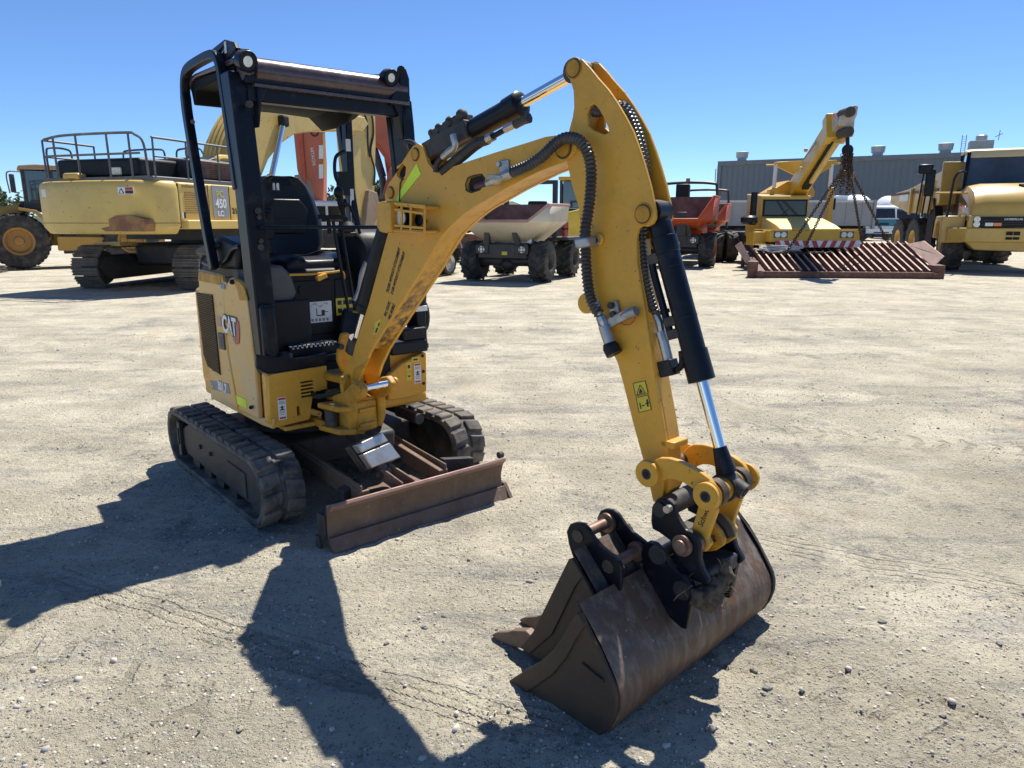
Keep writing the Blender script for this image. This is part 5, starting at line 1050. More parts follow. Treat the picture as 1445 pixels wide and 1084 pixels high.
B().tube(cr([(-3.605,-.3,5.243),(-3.51,-.3,4.915),(-3.309,-.3,4.887),(-3.176,-.3,5.189)],5),.03).out('stick_hose',MHOS,so)
bo_=[(-4.166,5.06),(-4.253,5.501),(-3.985,6.048),(-3.216,6.32),(-1.784,6.103),(-.921,5.994),(-.495,5.775),(-.217,5.446),(-.088,5.004),(-.124,3.972),(-.257,3.548),(-.474,4.056),(-.75,4.476),(-1.149,4.727),(-1.699,4.838),(-2.699,5.225),(-3.566,5.336)]
B().pris(bo_,-.32,.32).out('boom',MFOR,O_,bev=.03)
bk_o=B().pris([(-1.552,4.866),(-1.148,4.754),(-.749,4.504),(-.473,4.084),(-.256,3.577),(-.262,3.435),(-.565,3.972),(-.843,4.364),(-1.211,4.643),(-1.616,4.754)],-.34,.34).out('boom_belly',MORG,O_,bev=.02)
B().cyl([(-1.081,-.1,4.522)][0],[(-.723,-.1,3.259)][0],.16).cyl([(-.723,-.1,3.259)][0],[(-.691,-.1,1.827)][0],.13).out('boom_cylinder',MFRA,O_)
B().cyl([(-.588,.2,4.27)][0],[(-.431,.2,2.932)][0],.12).out('boom_cylinder',MFOR,O_)
B().tube(cr([(-1.092,0,6.048),(-.798,0,6.157),(-.576,0,5.939),(-.472,0,5.611)],5),.025).out('boom_hose',MHOS,O_)
B().cyl([(-1.051,-.4,5.881)][0],[(-1.2,.4,5.997)][0],.12).out('boom_pin',MPR,O_)
B().pris([(-4.34,3.322),(-3.982,3.378),(-3.649,3.037),(-3.527,2.118),(-3.783,1.828),(-4.115,2.234),(-4.322,2.694)],-.3,.3).out('bucket_link',MLINK,O_,bev=.03)
B().pris([(-3.783,1.828),(-3.113,2.06),(-3.056,.952),(-3.563,.509),(-4.316,.509),(-4.295,1.304)],-.5,.5).out('bucket',MFOR,O_,bev=.03)
B().pris([(-.257,3.548),(1.042,3.661),(1.12,.952),(-.688,.805),(-.697,2.118)],-1.2,1.2).out('house',MFOR,O_,bev=.05)
for y in (-1.1,1.1): B().pris([(-2.066,.302),(-1.891,.805),(-1.431,1.011),(2.173,1.011),(2.618,.657),(2.459,.124),(1.849,-.115),(-1.632,-.115)],y-.3,y+.3).out('track',MFRA,O_,bev=.05)
# ---------------------------------------------------------------- wheel loader at the left edge
L_=thing('wheel_loader','dusty yellow wheel loader with a dark glazed cab at the left edge','loader',(-15.300,22.650,0),34.00)
rimy=mat('loader rim yellow',(.42,.22,.05),.5,0,(.25,.14,.06),.5,2)
wheel(L_,(0,.0,.86),(0,1,0),.84,.62,.42,lug=18,lh=.06,rim=rimy,block=True,skew=.25)
wheel(L_,(0,2.0,.86),(0,1,0),.84,.62,.42,lug=18,lh=.06,rim=rimy,block=True,skew=.25)
wheel(L_,(3.1,.0,.86),(0,1,0),.84,.62,.42,lug=18,lh=.06,rim=rimy,block=True,skew=.25)
wheel(L_,(3.1,2.0,.86),(0,1,0),.84,.62,.42,lug=18,lh=.06,rim=rimy,block=True,skew=.25)
B().bx(-1.2,1.1,.45,1.5,.7,1.35).bx(.9,4.2,.35,1.6,.75,1.6).out('frame',MLY,L_,bev=.05)
B().pris([(1.3,1.5),(4.3,1.5),(4.35,2.1),(4.1,2.55),(1.6,2.6),(1.3,2.4)],.2,1.75).out('engine_hood',MLY,L_,bev=.06)
B().pris([(.1,1.80),(.5,1.72),(.85,1.42),(.95,1.1),(1.02,1.1),(.92,1.50),(.55,1.80),(.1,1.88)],-.28,.4).out('mudguard',MLY,L_,bev=.01)
cab=B()
for x0,x1 in ((.30,.40),(1.02,1.14),(1.62,1.74)):
    for y in (.32,1.62): cab.bx(x0,x1,y-.05,y+.05,1.95,3.05)
cab.bx(.28,1.75,.28,1.68,1.75,2.05)
cab.out('cab_frame',MFRA,L_,bev=.015)
for x0,x1 in ((.40,1.02),(1.14,1.62)):
    for y in (.31,1.63): B().bx(x0,x1,y-.008,y+.008,2.05,3.0).out('cab_window',MGLST:=bpy.data.materials.get('tinted cab glass') or mat('tinted cab glass',(.03,.05,.06),.04,0,spec=.9,coat=.5),L_)
for x in (.285,1.745): B().bx(x,x+.015,.36,1.58,2.1,3.0).out('cab_window',MGLST,L_)
B().pris([(.20,3.03),(.26,3.15),(.7,3.20),(1.8,3.18),(2.0,3.05)],.22,1.74).out('cab_roof',mat('roof tan',(.40,.27,.16),.5,0,DUST,.4,2),L_,bev=.03)
B().bx(1.4,1.8,.28,.4,1.3,2.05).out('cab_step',MFRA,L_,bev=.03)
B().box((.65,.8,2.3),(.5,.5,.6)).out('driver_seat',MFRA,L_,bev=.08)
rail(L_,cr([(.3,.2,2.95),(.0,.1,2.95),(-.08,.08,2.8),(-.05,.08,2.3)],4),.02,'mirror_arm'); B().box((.05,.06,2.6),(.14,.06,.55)).out('mirror',MFRA,L_,bev=.03)
bea=B().cyl((1.9,.9,3.15),(1.9,.9,3.25),.05).out('beacon_base',MFRA,L_); B().cyl((1.9,.9,3.25),(1.9,.9,3.42),.08).out('beacon_dome',MAMB,bea)
for y in (.55,1.4): B().pris([(-2.6,1.4),(-.9,1.75),(.1,2.0),(.25,1.75),(-.7,1.25),(-2.6,1.0)],y-.09,y+.09).out('lift_arm',MLY,L_,bev=.03)
B().beam((.35,.65,2.05),(-.5,.65,1.45),.14,.14).beam((.55,.9,2.05),(-.1,.9,1.4),.10,.10).out('lift_cylinder',MFRA,L_)
B().pris([(-3.9,.15),(-2.7,.15),(-2.5,1.2),(-2.8,1.6),(-3.0,1.2),(-3.0,.4)],-.5,2.5).out('bucket',MLY,L_,bev=.03)
B().pris([(1.0,.55),(3.0,.5),(3.0,.95),(1.0,1.0)],-.15,.1).out('side_tank',MLY,L_,bev=.03)
B().bx(1.15,1.5,-.05,.15,.45,1.6).out('ladder_side',MFRA,L_,bev=.02)
# ---------------------------------------------------------------- site dumpers
def dumper(name,label,fr,s,sk,lin,frame_m,cfg):
    D=thing(name,label,'dumper',fr[0],fr[1],'site dumpers with front skips')
    wr=.50*s; hw=.90*s; wb=2.05*s*cfg.get('wb',1); ww=.46*s
    for x in (-hw,hw):
        for y in (0,wb): wheel(D,(x,y,wr),(1,0,0),wr*.95,ww,wr*.46,lug=15,lh=.05*s,skew=.85,rim=cfg['rim'])
    B().bx(-.62*s,.62*s,-.38*s,.5*s,.62*s,.95*s).bx(-.5*s,.5*s,.3*s,wb+.6*s,.5*s,.9*s).out('chassis',frame_m,D,bev=.02)
    B().bx(-.64*s,.64*s,-.42*s,-.36*s,.58*s,.92*s).out('front_plate',frame_m,D,bev=.015)
    B().cyl((-.8*s,0,wr),(.8*s,0,wr),.13*s).sph((0,0,wr*.85),.2*s).out('front_axle',frame_m,D)
    for x in (-.52*s,.52*s):
        hl=B().bx(x-.17*s,x+.17*s,-.46*s,-.40*s,.68*s,.90*s).out('headlamp_box',frame_m,D,bev=.02)
        B().lathe((x*1.02,-.455*s,.79*s),(0,-1,0),[(0,.085*s),(.015,.08*s),(.02,.03*s)],16).out('headlamp',MLEN,hl)
        for k in (-.04,.04): B().bx(x*1.02+k*s-.006,x*1.02+k*s+.006,-.49*s,-.478*s,.70*s,.88*s).out('lamp_guard',frame_m,hl)
        for k in (-.04,.04): B().bx(x*1.02-.085*s,x*1.02+.085*s,-.488*s,-.480*s,.79*s+k*s-.005,.79*s+k*s+.005).out('lamp_guard',frame_m,hl)
    B().bx(-.0,.14*s,-.435*s,-.42*s,.66*s,.74*s).out('front_label',MLBL,D)
    for x in (-.28*s,.28*s): B().beam((x*1.5,-.36*s,.80*s),(x*1.2,-.52*s,1.38*s),.11*s,.14*s,up=(1,0,0)).out('skip_bracket',frame_m,D,bev=.015)
    B().bx(-.25*s,.25*s,-.3*s,.1*s,.9*s,1.12*s).out('tipping_ram',frame_m,D,bev=.02)
    # skip: open top tub with a pouring lip at the front
    z0,z1,z2=cfg['z']; W0,W1=.62*s,cfg['w']*s; f0,f1=-.30*s,-.78*s; r0,r1=.95*s,1.25*s
    ring=lambda x,ya,yb,z,cx:[(-x,yb,z),(-x,ya+cx,z),(-x+cx,ya,z),(x-cx,ya,z),(x,ya+cx,z),(x,yb,z)]
    lo,mi,hi=ring(W0,f0,r0,z0,.15*s),ring(W1*.97,f1,r1*.95,z1,.35*s),ring(W1,f1-.02,r1,z2,.38*s)
    hi=[(p[0],p[1],(z2 if i in (0,5) else z2-.02*s if i in(1,4) else z1+.02*s)) for i,p in enumerate(hi)]
    sh=B(); sh.loft([lo,mi,hi],cap=False)
    cx=V((0,.25*s,0)); inn=lambda r_,k:[((p[0])*k,(p[1]-.25*s)*k+.25*s,p[2]+.03) for p in r_]
    tub=sh.mesh(lo,[(0,1,2,3,4,5)]).out('skip',sk,D,bev=.012)
    md=tub.modifiers.new('thickness','SOLIDIFY'); md.thickness=.045; md.offset=-1
    B().loft([inn(lo,.93),inn(mi,.945),inn(hi,.955)],cap=False).mesh(inn(lo,.93),[(0,1,2,3,4,5)]).out('skip_lining',lin,tub)
    rim=B().tube(hi,.035*s,6,closed=True).out('skip_rim',cfg['rimm'],tub)
    return D
Dm=dumper('site_dumper','cream site dumper with a rusty lined front skip seen under the arched boom',((-0.090,18.120,0),-21.70),1.0,MCRM,MRIN,MFRA,dict(rim=MTYR,z=(.98,1.44,1.86),w=1.18,rimm=mat('pinkish rim',(.34,.20,.17),.6)))
B().bx(.35,1.15,1.35,3.0,.98,1.06).out('rear_deck',MFRA,Dm,bev=.02)
B().bx(-.55,.55,1.5,3.0,.85,1.35).out('engine_cover',MFRA,Dm,bev=.05)
for x in (-.62,.74): B().bx(x-.06,x+.06,1.35,1.47,.95,2.45).out('rollover_post',MFRA,Dm,bev=.015)
B().bx(-.68,.80,1.35,1.47,2.40,2.50).out('rollover_bar',MFRA,Dm,bev=.015)
B().bx(-.25,.3,1.6,2.1,1.35,1.5).bx(-.25,.3,2.0,2.12,1.45,2.0).out('driver_seat',MBP,Dm,bev=.05)
ex=V([(1.02,1.4,1.09)][0]); fe=B().lathe((ex.x,1.42,ex.z-.02),(0,0,1),[(0,.075),(.02,.085),(.36,.085),(.42,.04),(.46,.035)],18).out('fire_extinguisher',mat('red extinguisher',(.28,.02,.03),.3,coat=.4),Dm)
B().cyl((ex.x,1.42,ex.z+.16),(ex.x,1.42,ex.z+.2),.088).out('extinguisher_band',MBK,fe); B().tube(cr([(ex.x,1.42,ex.z+.44),(ex.x+.03,1.36,ex.z+.5),(ex.x+.09,1.33,ex.z+.55)],4),.015).out('extinguisher_lever',MBK,fe)
B().bx(.55,.68,-.2,-.18,.93,1.12).out('white_plate',MWHT,Dm)
oc=dict(rim=MORG,z=(1.18,1.50,2.25),w=1.06,rimm=MORG,wb=1.45)
D2=dumper('site_dumper','orange site dumper with a rusty skip, standing just behind the excavator arm',((5.450,24.100,0),-21.00),1.1,MORG,MRIN,MFRA,oc)
oc2=dict(oc); oc2['z']=(1.15,1.5,2.15)
D3=dumper('site_dumper','second orange dumper half hidden behind the nearer orange one',((7.550,29.900,0),-21.00),1.1,MORG,MRIN,MFRA,oc2)
for D in (D2,D3):
    B().tube(cr([(-1.0,1.9,1.2),(-1.0,1.9,2.5),(-.75,1.9,2.75),(.75,1.9,2.75),(1.0,1.9,2.5),(1.0,1.9,1.2)],5),.05).out('roll_bar',MFRA,D)
    B().bx(-.6,.6,1.7,3.3,.9,1.6).out('engine_cover',MORG,D,bev=.06)
B().bx(-.35,.10,1.5,1.9,1.6,2.72).out('seat',MBP,D2,bev=.05); B().cyl((.0,1.9,2.78),(.0,1.9,2.92),.07).out('beacon',mat('faded red beacon',(.45,.12,.10),.4),D2)
B().bx(-.55,-.1,-.6,-.45,.95,1.75).bx(.05,.35,-.65,-.45,1.0,1.75).out('tipping_bracket',MFRA,D2,bev=.02)
B().bx(.95,1.25,-.3,.3,1.28,1.35).out('mud_flap',MFRA,D2)
# ---------------------------------------------------------------- pick and carry crane
Cr=thing('mobile_crane','yellow mobile crane with a raised box boom parked in front of the grey shed','crane',(9.150,22.000,0),0.00)
bmp=[(-1.61,.782),(1.127,.782),(1.155,.929),(1.128,1.18),(1.105,1.201),(-1.536,1.201),(-1.577,1.18)]
B().bx(-1.42,1.28,-.12,.6,.85,1.20).out('front_bumper',MCY,Cr,bev=.03)
sb_=B().bx(-1.25,1.28,-.17,-.125,.70,.90).out('hazard_board',MWHT,Cr)
for k in range(9):
    x=-1.2+.275*k; B().pris([(x,.702),(x+.14,.702),(x+.05,.898),(x-.09,.898)] if k<5 else [(x-.09,.702),(x+.05,.702),(x+.14,.898),(x,.898)],-.176,-.171).out('red_stripe',MRDP,sb_)
for x in (-1.2,-1.02,.78,.96): B().lathe((x,-.12,1.07),(0,-1,0),[(0,.085),(.03,.08),(.035,.03)],18).out('headlamp',MLEN,Cr)
for x in (-1.11,.87): B().bx(x-.21,x+.21,-.128,-.115,.97,1.17).out('lamp_panel',MRGR,Cr)
rail(Cr,[(-1.9,-.1,.75),(-1.9,-.1,1.22),(1.3,-.1,1.22)],.02,'bumper_rail',MCY); rail(Cr,[(-1.85,-.1,.78),(-1.3,-.1,.78)],.02,'bumper_rail',MCY)
B().bx(-1.78,-1.4,.3,1.0,.75,1.15).out('side_box',MCY,Cr,bev=.02)
hood=B().pris([(-.12,1.20),(1.6,1.20),(1.6,1.62),(.3,1.36),(-.1,1.24)],-1.13,.70,'x').out('hood',mat('sun bleached hood',(.70,.58,.20),.4,0,(.4,.3,.1),.2,2),Cr,bev=.02)
B().pris([(1.60,1.0),(1.62,2.24),(2.0,2.32),(3.0,2.30),(3.0,1.0)],-1.20,.36,'x').out('cab',MCY,Cr,bev=.03)
B().bx(-1.12,.30,1.585,1.60,1.62,2.14).out('windscreen_frame',MBK,Cr,bev=.02)
B().bx(-1.06,.24,1.572,1.584,1.67,2.09).out('windscreen',MGLS,Cr)
B().pris([(1.56,2.17),(1.60,2.26),(3.0,2.36),(3.0,2.28)],-1.22,.40,'x').out('cab_roof',MPY,Cr,bev=.02)
B().beam((-.5,1.56,1.66),(-.3,1.56,1.85),.015,.015).out('wiper',MBK,Cr)
for x in (-1.2,1.2): wheel(Cr,(x,1.6,.58),(1,0,0),.56,.40,.3,lug=14); wheel(Cr,(x,4.6,.58),(1,0,0),.56,.40,.3,lug=14)
B().bx(-.9,.9,.5,6.0,.55,1.1).out('chassis',MFRA,Cr,bev=.03)
# posts with rams
for x0,x1,pts in ((-1,0,[(-.751,1.176),(-.76,2.466),(-.513,2.555),(-.447,1.176)]),(1,0,[(1.148,1.404),(1.249,2.51),(1.337,2.555),(1.365,1.336)])):
    B().pris(pts,2.1,2.4).out('ram_post',MCY,Cr,bev=.02)
for a in ([(-.58,2.25,2.468),(-.576,2.25,3.268)],[(1.252,2.25,2.468),(1.242,2.25,3.268)]): B().cyl(a[0],a[1],.06).out('lift_ram',MWPT,Cr)
# side wings, turret and boom
B().pris([(-.649,3.25),(-.587,3.338),(.239,3.382),(.681,3.095),(.242,2.828),(.095,2.917),(-.505,3.183)],2.2,2.35).out('boom_wing',MCY,Cr,bev=.015)
B().pris([(.51,2.939),(.895,3.272),(.93,3.382),(1.366,3.405),(1.423,3.294),(.701,2.872),(.482,2.739)],2.2,2.35).out('boom_wing',MCY,Cr,bev=.015)
rail(Cr,[(-.879,2.3,3.25),(-.626,2.3,3.25)],.03,'wing_pin',MCY); rail(Cr,[(1.398,2.3,3.316),(1.561,2.3,3.294)],.03,'wing_pin',MCY)
B().pris([(-.685,2.392),(-.058,2.777),(.143,2.619),(.707,2.619),(.844,2.414),(.835,2.255),(-.674,2.255)],2.4,3.4).out('turret',MCY,Cr,bev=.03)
b0=V([(.257,2.6,2.392)][0]); b1=V([(-.371,-1.6,3.971)][0]); bx=(b1-b0).normalized()
boomC=B().beam(b0,b1,.46,.62,w1=.42,h1=.55).out('boom',MCY,Cr,bev=.03)
bn_=bx.cross(V((1,0,0))).normalized(); bn_=bn_ if bn_.z>0 else -bn_
B().beam(b0+bx*1.2-bn_*.33,b1-bx*.2-bn_*.31,.20,.14).out('boom_underside',MDRK,Cr)
B().beam(b0+bx*1.9-bn_*.45,b1-bn_*.43,.12,.10).out('boom_ram',MPY,Cr)
B().beam(b1-bx*.35,b1+bx*.04,.56,.70).out('boom_collar',MCY,Cr,bev=.02)
hd=V([(-.323,-1.9,4.041)][0])
MWTH=mat('weathered white steel',(.52,.47,.38),.6,0,(.25,.16,.09),.5,4)
B().beam(b1,b1+bx*.45,.30,.36).out('boom_tip',MWTH,Cr,bev=.04)
B().pris([(-.543,4.143),(-.415,4.335),(-.274,4.404),(-.178,4.37),(-.191,4.143),(-.236,4.037),(-.228,3.614),(-.378,3.614),(-.403,3.861),(-.518,3.897),(-.566,4.002)],-2.35,-2.05).out('boom_head',MWTH,Cr,bev=.03)
for uv in [(-.421,-2.4,4.219),(-.407,-2.4,3.732)]: B().cyl(V(uv)+V((0,-.06,0)),V(uv)+V((0,.45,0)),.13).out('sheave',MSTL,Cr)
B().cyl([(-.453,-1.7,4.157)][0],[(-.466,-1.7,4.282)][0],.10).out('beacon',MAMB,Cr)
rail(Cr,[(-.065,-.4,4.196),(-.528,-.4,3.5),(-.744,-.4,3.187)],.018,'hoist_rope',MSIL)
for uv in [(-.452,.2,3.517),(-.552,.2,2.993),(-.239,.2,3.477)]: B().sph(uv,.06).out('boom_fitting',MPY,Cr)
# exhaust on the left, rear view mirror
B().cyl((-1.55,1.2,1.35),(-1.55,1.2,2.35),.10).out('exhaust',MBK,Cr); B().lathe((-1.75,.9,1.38),(0,0,1),[(0,.2),(.06,.26),(.2,.26),(.26,.18)],18).out('air_cleaner',MBK,Cr)
B().box((1.12,1.5,2.0),(.05,.05,.35)).out('mirror',MBK,Cr)
# hook with its chains
hkp=[(-.322,-2.2,3.614),(-.299,-2.2,3.401)]
HK=thing('crane_hook','black crane hook with rusty lifting chains hanging from the yellow boom head','hook',(0,0,0),0)
HX=lambda p:V(p)+CW
CW=V((9.15,22,0)); HK.location=HX([(-.299,-2.2,3.401)][0]); H0=HK.location
lc_=lambda p:HX(p)-H0
a,b_=[lc_(p) for p in hkp]
B().cyl(a,b_,.05).out('hook_rope',MBK,HK)
r0=lc_([(-.288,-2.2,3.293)][0]); B().lathe(r0+V((0,-.05,0)),(0,1,0),[(0,.05),(0,.13),(.03,.15),(.07,.15),(.1,.13),(.1,.05)],20).out('hook_ring',MBK,HK)
B().tube(cr([r0+V((.0,0,-.05)),r0+V((.12,0,-.14)),r0+V((.06,0,-.26)),r0+V((-.08,0,-.22))],5),.045).out('hook',MBK,HK)
def chain(P_,p0,p1,n_,rad=.05,wire=.013,sag=0,name='chain'):
    b=B(); p0,p1=V(p0),V(p1); 
    for i in range(n_):
        t=(i+.5)/n_; c=p0.lerp(p1,t)+V((0,0,-sag*4*t*(1-t))); d=(p1-p0).normalized(); u=d.orthogonal().normalized(); v=d.cross(u); L=(p1-p0).length/n_*.72
        e=u if i%2 else v
        b.tube([c+d*L*cos(2*pi*k/8)+e*rad*sin(2*pi*k/8) for k in range(8)],wire,4,closed=True)
    return b.out(name,MCHN,P_)
top=lc_([(-.279,-2.2,3.204)][0])
for uv in [(-.364,-2.2,2.19),(-.308,-2.2,2.391),(-.208,-2.2,2.153),(-.123,-2.2,2.244),(-.293,-2.2,2.609),(-.202,-2.2,2.645),(-.119,-2.2,2.573),(-.368,-2.2,2.79),(-.118,-2.2,2.736)]: chain(HK,top+V((random.uniform(-.12,.12),random.uniform(-.1,.1),0)),lc_(uv),16)
for a in ([(-.377,-2.2,2.881),(-.302,-2.2,2.7),(-.18,-2.2,2.79),(-.089,-2.2,2.645)],): 
    for p in a: B().box(lc_(p),(.10,.06,.16),(0,random.uniform(-30,30),0)).out('chain_shackle',MPIN,HK,bev=.02)
for q0,q1 in (([(8.984,20.3,2.824)][0],[(7.86,21.3,.293)][0]),([(9.008,20.3,2.787)][0],[(8.645,21.4,.801)][0]),([(9.262,20.3,2.75)][0],[(11.106,21.3,.661)][0]),([(9.228,20.3,2.713)][0],[(10.288,21.4,.801)][0])): chain(HK,V(q0)-H0,V(q1)-H0,44,.035,.014)
# ---------------------------------------------------------------- cattle grid leaning up towards the crane
G_=thing('cattle_grid','rusty steel cattle grid with side wings lying on the dirt before the crane','grid',(8.9,19.95,0),-18.4)
GM=(Matrix.Translation((8.9,19.95,0))@Matrix.Rotation(R(-18.4),4,'Z')).inverted()
g3=lambda p:GM@V(p)
fl,fr2=g3([(6.549,19.208,.09)][0]),g3([(10.927,18.694,.09)][0])
rl,rr2=g3([(7.661,24.06,.72)][0]),g3([(12.502,22.975,.72)][0])
MRDU=mat('sunlit pale rust',(.48,.33,.26),.65,.1,(.16,.08,.06),.4,6)  # rust lightened so that sunlight is painted into its colour
B().beam(fl,fr2,.12,.16).out('edge_beam',MRED,G_,bev=.01); B().beam(rl,rr2,.10,.14).out('edge_beam',MRDU,G_,bev=.01)
nb=22
for i in range(nb):
    t=(i+.6)/nb; t2=max(0,t-.005); a=fl.lerp(fr2,min(1,t+.04)); b_=rl.lerp(rr2,t2)
    B().beam(a+V((0,.06,.05)),b_+V((0,-.05,.05)),.03,.13,up=(0,0,1)).out('grid_bar',MRED,G_)
    tb=B().beam(a+V((0,.06,.12)),b_+V((0,-.05,.12)),.042,.02,up=(0,0,1)).out('sunlit_bar_top',MRDU,G_)  # pale strip paints the sunlit top edge of each bar
for t in (.33,.66): 
    B().beam(fl.lerp(rl,t)+V((0,0,-.05)),fr2.lerp(rr2,t)+V((0,0,-.05)),.06,.08).out('cross_member',MRED,G_)
for t in (.2,.5,.8): B().beam(fl.lerp(fr2,t)+V((0,.1,-.12)),rl.lerp(rr2,t)+V((0,-.1,-.3)),.08,.3,up=(0,0,1)).out('under_beam',MRED,G_)
B().loft([[fl+V((0,0,-.02)),fr2+V((0,0,-.02)),rr2+V((0,0,-.06)),rl+V((0,0,-.06))],[fl+V((0,0,-.04)),fr2+V((0,0,-.04)),rr2+V((0,0,-.08)),rl+V((0,0,-.08))]]).out('grid_base',MRED,G_)
for i in range(6): t=i/5; B().beam((rl.lerp(rr2,t).x,rl.lerp(rr2,t).y,.0),rl.lerp(rr2,t),.12,.12,up=(0,1,0)).out('rear_leg',MRED,G_)
def wing(pts,pz,nm):
    q=[g3(p) for p in pts]; n=(q[1]-q[0]).cross(q[2]-q[0]).normalized()*.03
    return B().loft([q,[p-n for p in q]]).out(nm,MRDU,G_,bev=.006)
wing([(6.302,20.6,.786),(6.473,20.6,.904),(6.793,20.6,.37),(6.884,20.6,.231),(6.636,20.6,.311)],0,'wing_plate'); B().bx(fl.x-.28,fl.x-.02,fl.y-.05,fl.y+.5,0,.42).out('wing_bracket',MRED,G_,bev=.02)
wing([[(11.491,21.2,.807)][0],[(11.597,20.5,.926)][0],[(11.617,19.5,.541)][0],[(11.251,19.3,.271)][0]],0,'wing_plate'); B().bx(fr2.x-.05,fr2.x+.25,fr2.y+.05,fr2.y+.6,0,.35).out('wing_bracket',MRED,G_,bev=.02)
B().cyl(fr2+V((.05,-.1,-.04)),fr2+V((.05,.1,-.04)),.10).out('corner_eye',MRED,G_); B().cyl(fl+V((.05,-.12,-.0)),fl+V((.05,.1,-.0)),.10).out('corner_eye',MRED,G_)
RB=thing('rope_bundle','tangled white ropes heaped on the left end of the rusty grid','rope',tuple(GM.inverted()@(fl.lerp(rl,.6)+V((.8,0,.15)))),0)
rb=B(); random.seed(9)
for k in range(14):
    pts=[V((random.uniform(-.7,.7),random.uniform(-.35,.35),random.uniform(-.03,.15))) for _ in range(5)]; rb.tube(cr(pts,5),.016,5)
rb.out('rope_coil',MROP,RB)['kind']='stuff'
chain(RB,(-.7,-.3,-.1),(1.4,-.6,-.05),26,.035,.014,name='chain')
# ---------------------------------------------------------------- articulated hauler
A_=thing('articulated_hauler','yellow articulated dump truck with a rounded hood and big windscreen at the right edge','dump truck',(13.900,20.500,0),-24.00)
hs=[]
for y,zt,hw,zb in ((-.02,1.82,.95,1.58),(.05,2.0,.97,1.58),(.4,2.35,1.0,1.58),(1.1,2.52,1.05,1.58),(1.75,2.58,1.05,1.58)):
    hs.append([(-hw,y,zb),(hw,y,zb),(hw,y,zt-.28),(hw*.9,y,zt-.06),(hw*.6,y,zt),(-hw*.6,y,zt),(-hw*.9,y,zt-.06),(-hw,y,zt-.28)])
hd=B().loft(hs).out('hood',MAY,A_,bev=.05,seg=3)
for k in range(3): B().box((.42+.03*k,.78-.07*k,2.475-.02*k),(.38,.035,.05),(14,0,0)).out('hood_louvre',MDRK,hd)
gp=B().bx(-.88,.95,-.13,-.02,1.30,1.58).out('grille',MDRK,A_,bev=.02)
for z in (1.36,1.42,1.48): B().bx(-.8,.9,-.14,-.128,z,z+.015).out('grille_bar',MFRA,gp)
txt('CATERPILLAR',.072,(.06,-.142,1.515),(1,0,0),(0,0,1),'grille_letters',MWHT,gp,.003,bold=.002)
for x,mm in ((-.50,MWPT),(-.30,MAMB),(.44,MAMB),(.64,MWPT)): B().bx(x-.095,x+.095,-.15,-.128,1.33,1.42).out('indicator',mm,gp)
for z in (1.38,1.52): B().lathe((-.80,-.13,z),(0,-1,0),[(0,.085),(.02,.08),(.025,.03)],18).out('headlamp',MLEN,gp)
B().bx(-1.0,-.68,-.06,.2,1.26,1.62).out('lamp_housing',MAY,A_,bev=.02)
bm_=B().pris([(-1.45,.25),(-1.02,-.12),(1.1,-.14),(1.6,.2),(1.6,1.2),(-1.45,1.2)],.88,1.28,'z').out('front_bumper',MAY,A_,bev=.03)
for z0,z1 in ((1.08,1.18),(.96,1.03)): 
    for x0,x1 in ((-.06,.09),(.11,.26)): B().bx(x0,x1,-.155,-.138,z0,z1).out('bumper_slot',MDRK,bm_)
B().pris([(-1.0,.9),(-.75,.66),(.8,.62),(1.1,.9)],.0,1.2).out('belly_plate',MAY,A_,bev=.03)
# fenders
for s in (-1,1):
    fe_=B().pris([(.35,1.62),(1.75,1.62),(1.95,1.45),(2.1,.95),(1.98,.95),(1.80,1.38),(1.62,1.48),(.85,1.48),(.62,1.30),(.50,.85),(.35,.85)],min(s*1.02,s*1.62),max(s*1.02,s*1.62),'x').out('fender',MAY,A_,bev=.04)
    B().bx(min(s*1.02,s*1.10),max(s*1.02,s*1.10),.35,2.0,.85,1.62).out('fender_skirt',MAY,fe_,bev=.02)
for s in (-1,1): wheel(A_,(s*1.2,1.30,.80),(1,0,0),.78,.6,.36,lug=16,lh=.05,rim=MAY,block=True)
B().cyl((-1.2,1.30,.80),(1.2,1.30,.80),.22).out('front_axle',MFRA,A_)
# side hood glazing with red stripe
B().pris([(.5,1.95),(1.7,2.32),(1.7,1.95),(1.2,1.9)],-1.062,-1.05,'x').out('side_window',MGLS,A_)
B().pris([(.35,1.86),(1.7,1.96),(1.7,2.0),(.45,1.91)],-1.068,-1.055,'x').out('red_stripe',MRDP,A_)
# cab
cbf=[(-1.0,1.72),(1.0,1.72),(1.0,3.2),(-1.0,3.2)]
cabA=B()
fpts=[(1.70,2.42),(1.95,3.46)]
for x in (-1.0,1.0): cabA.beam((x,1.70,2.40),(x*.93,2.0,3.50),.10,.12,up=(0,1,0)); cabA.beam((x,3.2,2.0),(x*.95,3.1,3.5),.12,.12,up=(0,1,0))
cabA.bx(-1.02,1.02,1.72,3.25,1.62,2.44).out('cab_frame',MBK,A_,bev=.02)
B().hexa([(-.95,1.69,2.44),(.95,1.69,2.44),(.95,1.72,2.44),(-.95,1.72,2.44),(-.88,1.98,3.44),(.88,1.98,3.44),(.88,2.01,3.44),(-.88,2.01,3.44)]).out('windscreen',mat('hauler windscreen',(.055,.07,.09),.05,0,var=.5,sc=1.2,spec=.6),A_)
for x in (-1.0,1.0): B().hexa([(x-.015,1.8,2.46),(x+.015,1.8,2.46),(x+.015,3.15,2.46),(x-.015,3.15,2.46),(x*.94-.015,2.05,3.44),(x*.94+.015,2.05,3.44),(x*.94+.015,3.05,3.44),(x*.94-.015,3.05,3.44)]).out('side_glass',mat('glass with painted sky reflection',(.12,.2,.3),.05,.4,coat=.5) if x<0 else MGLS,A_)  # one pane gets a blue base colour that paints in reflected sky
B().bx(-.9,.9,3.18,3.22,2.44,3.4).out('rear_glass',MGLS,A_)
rf=[]
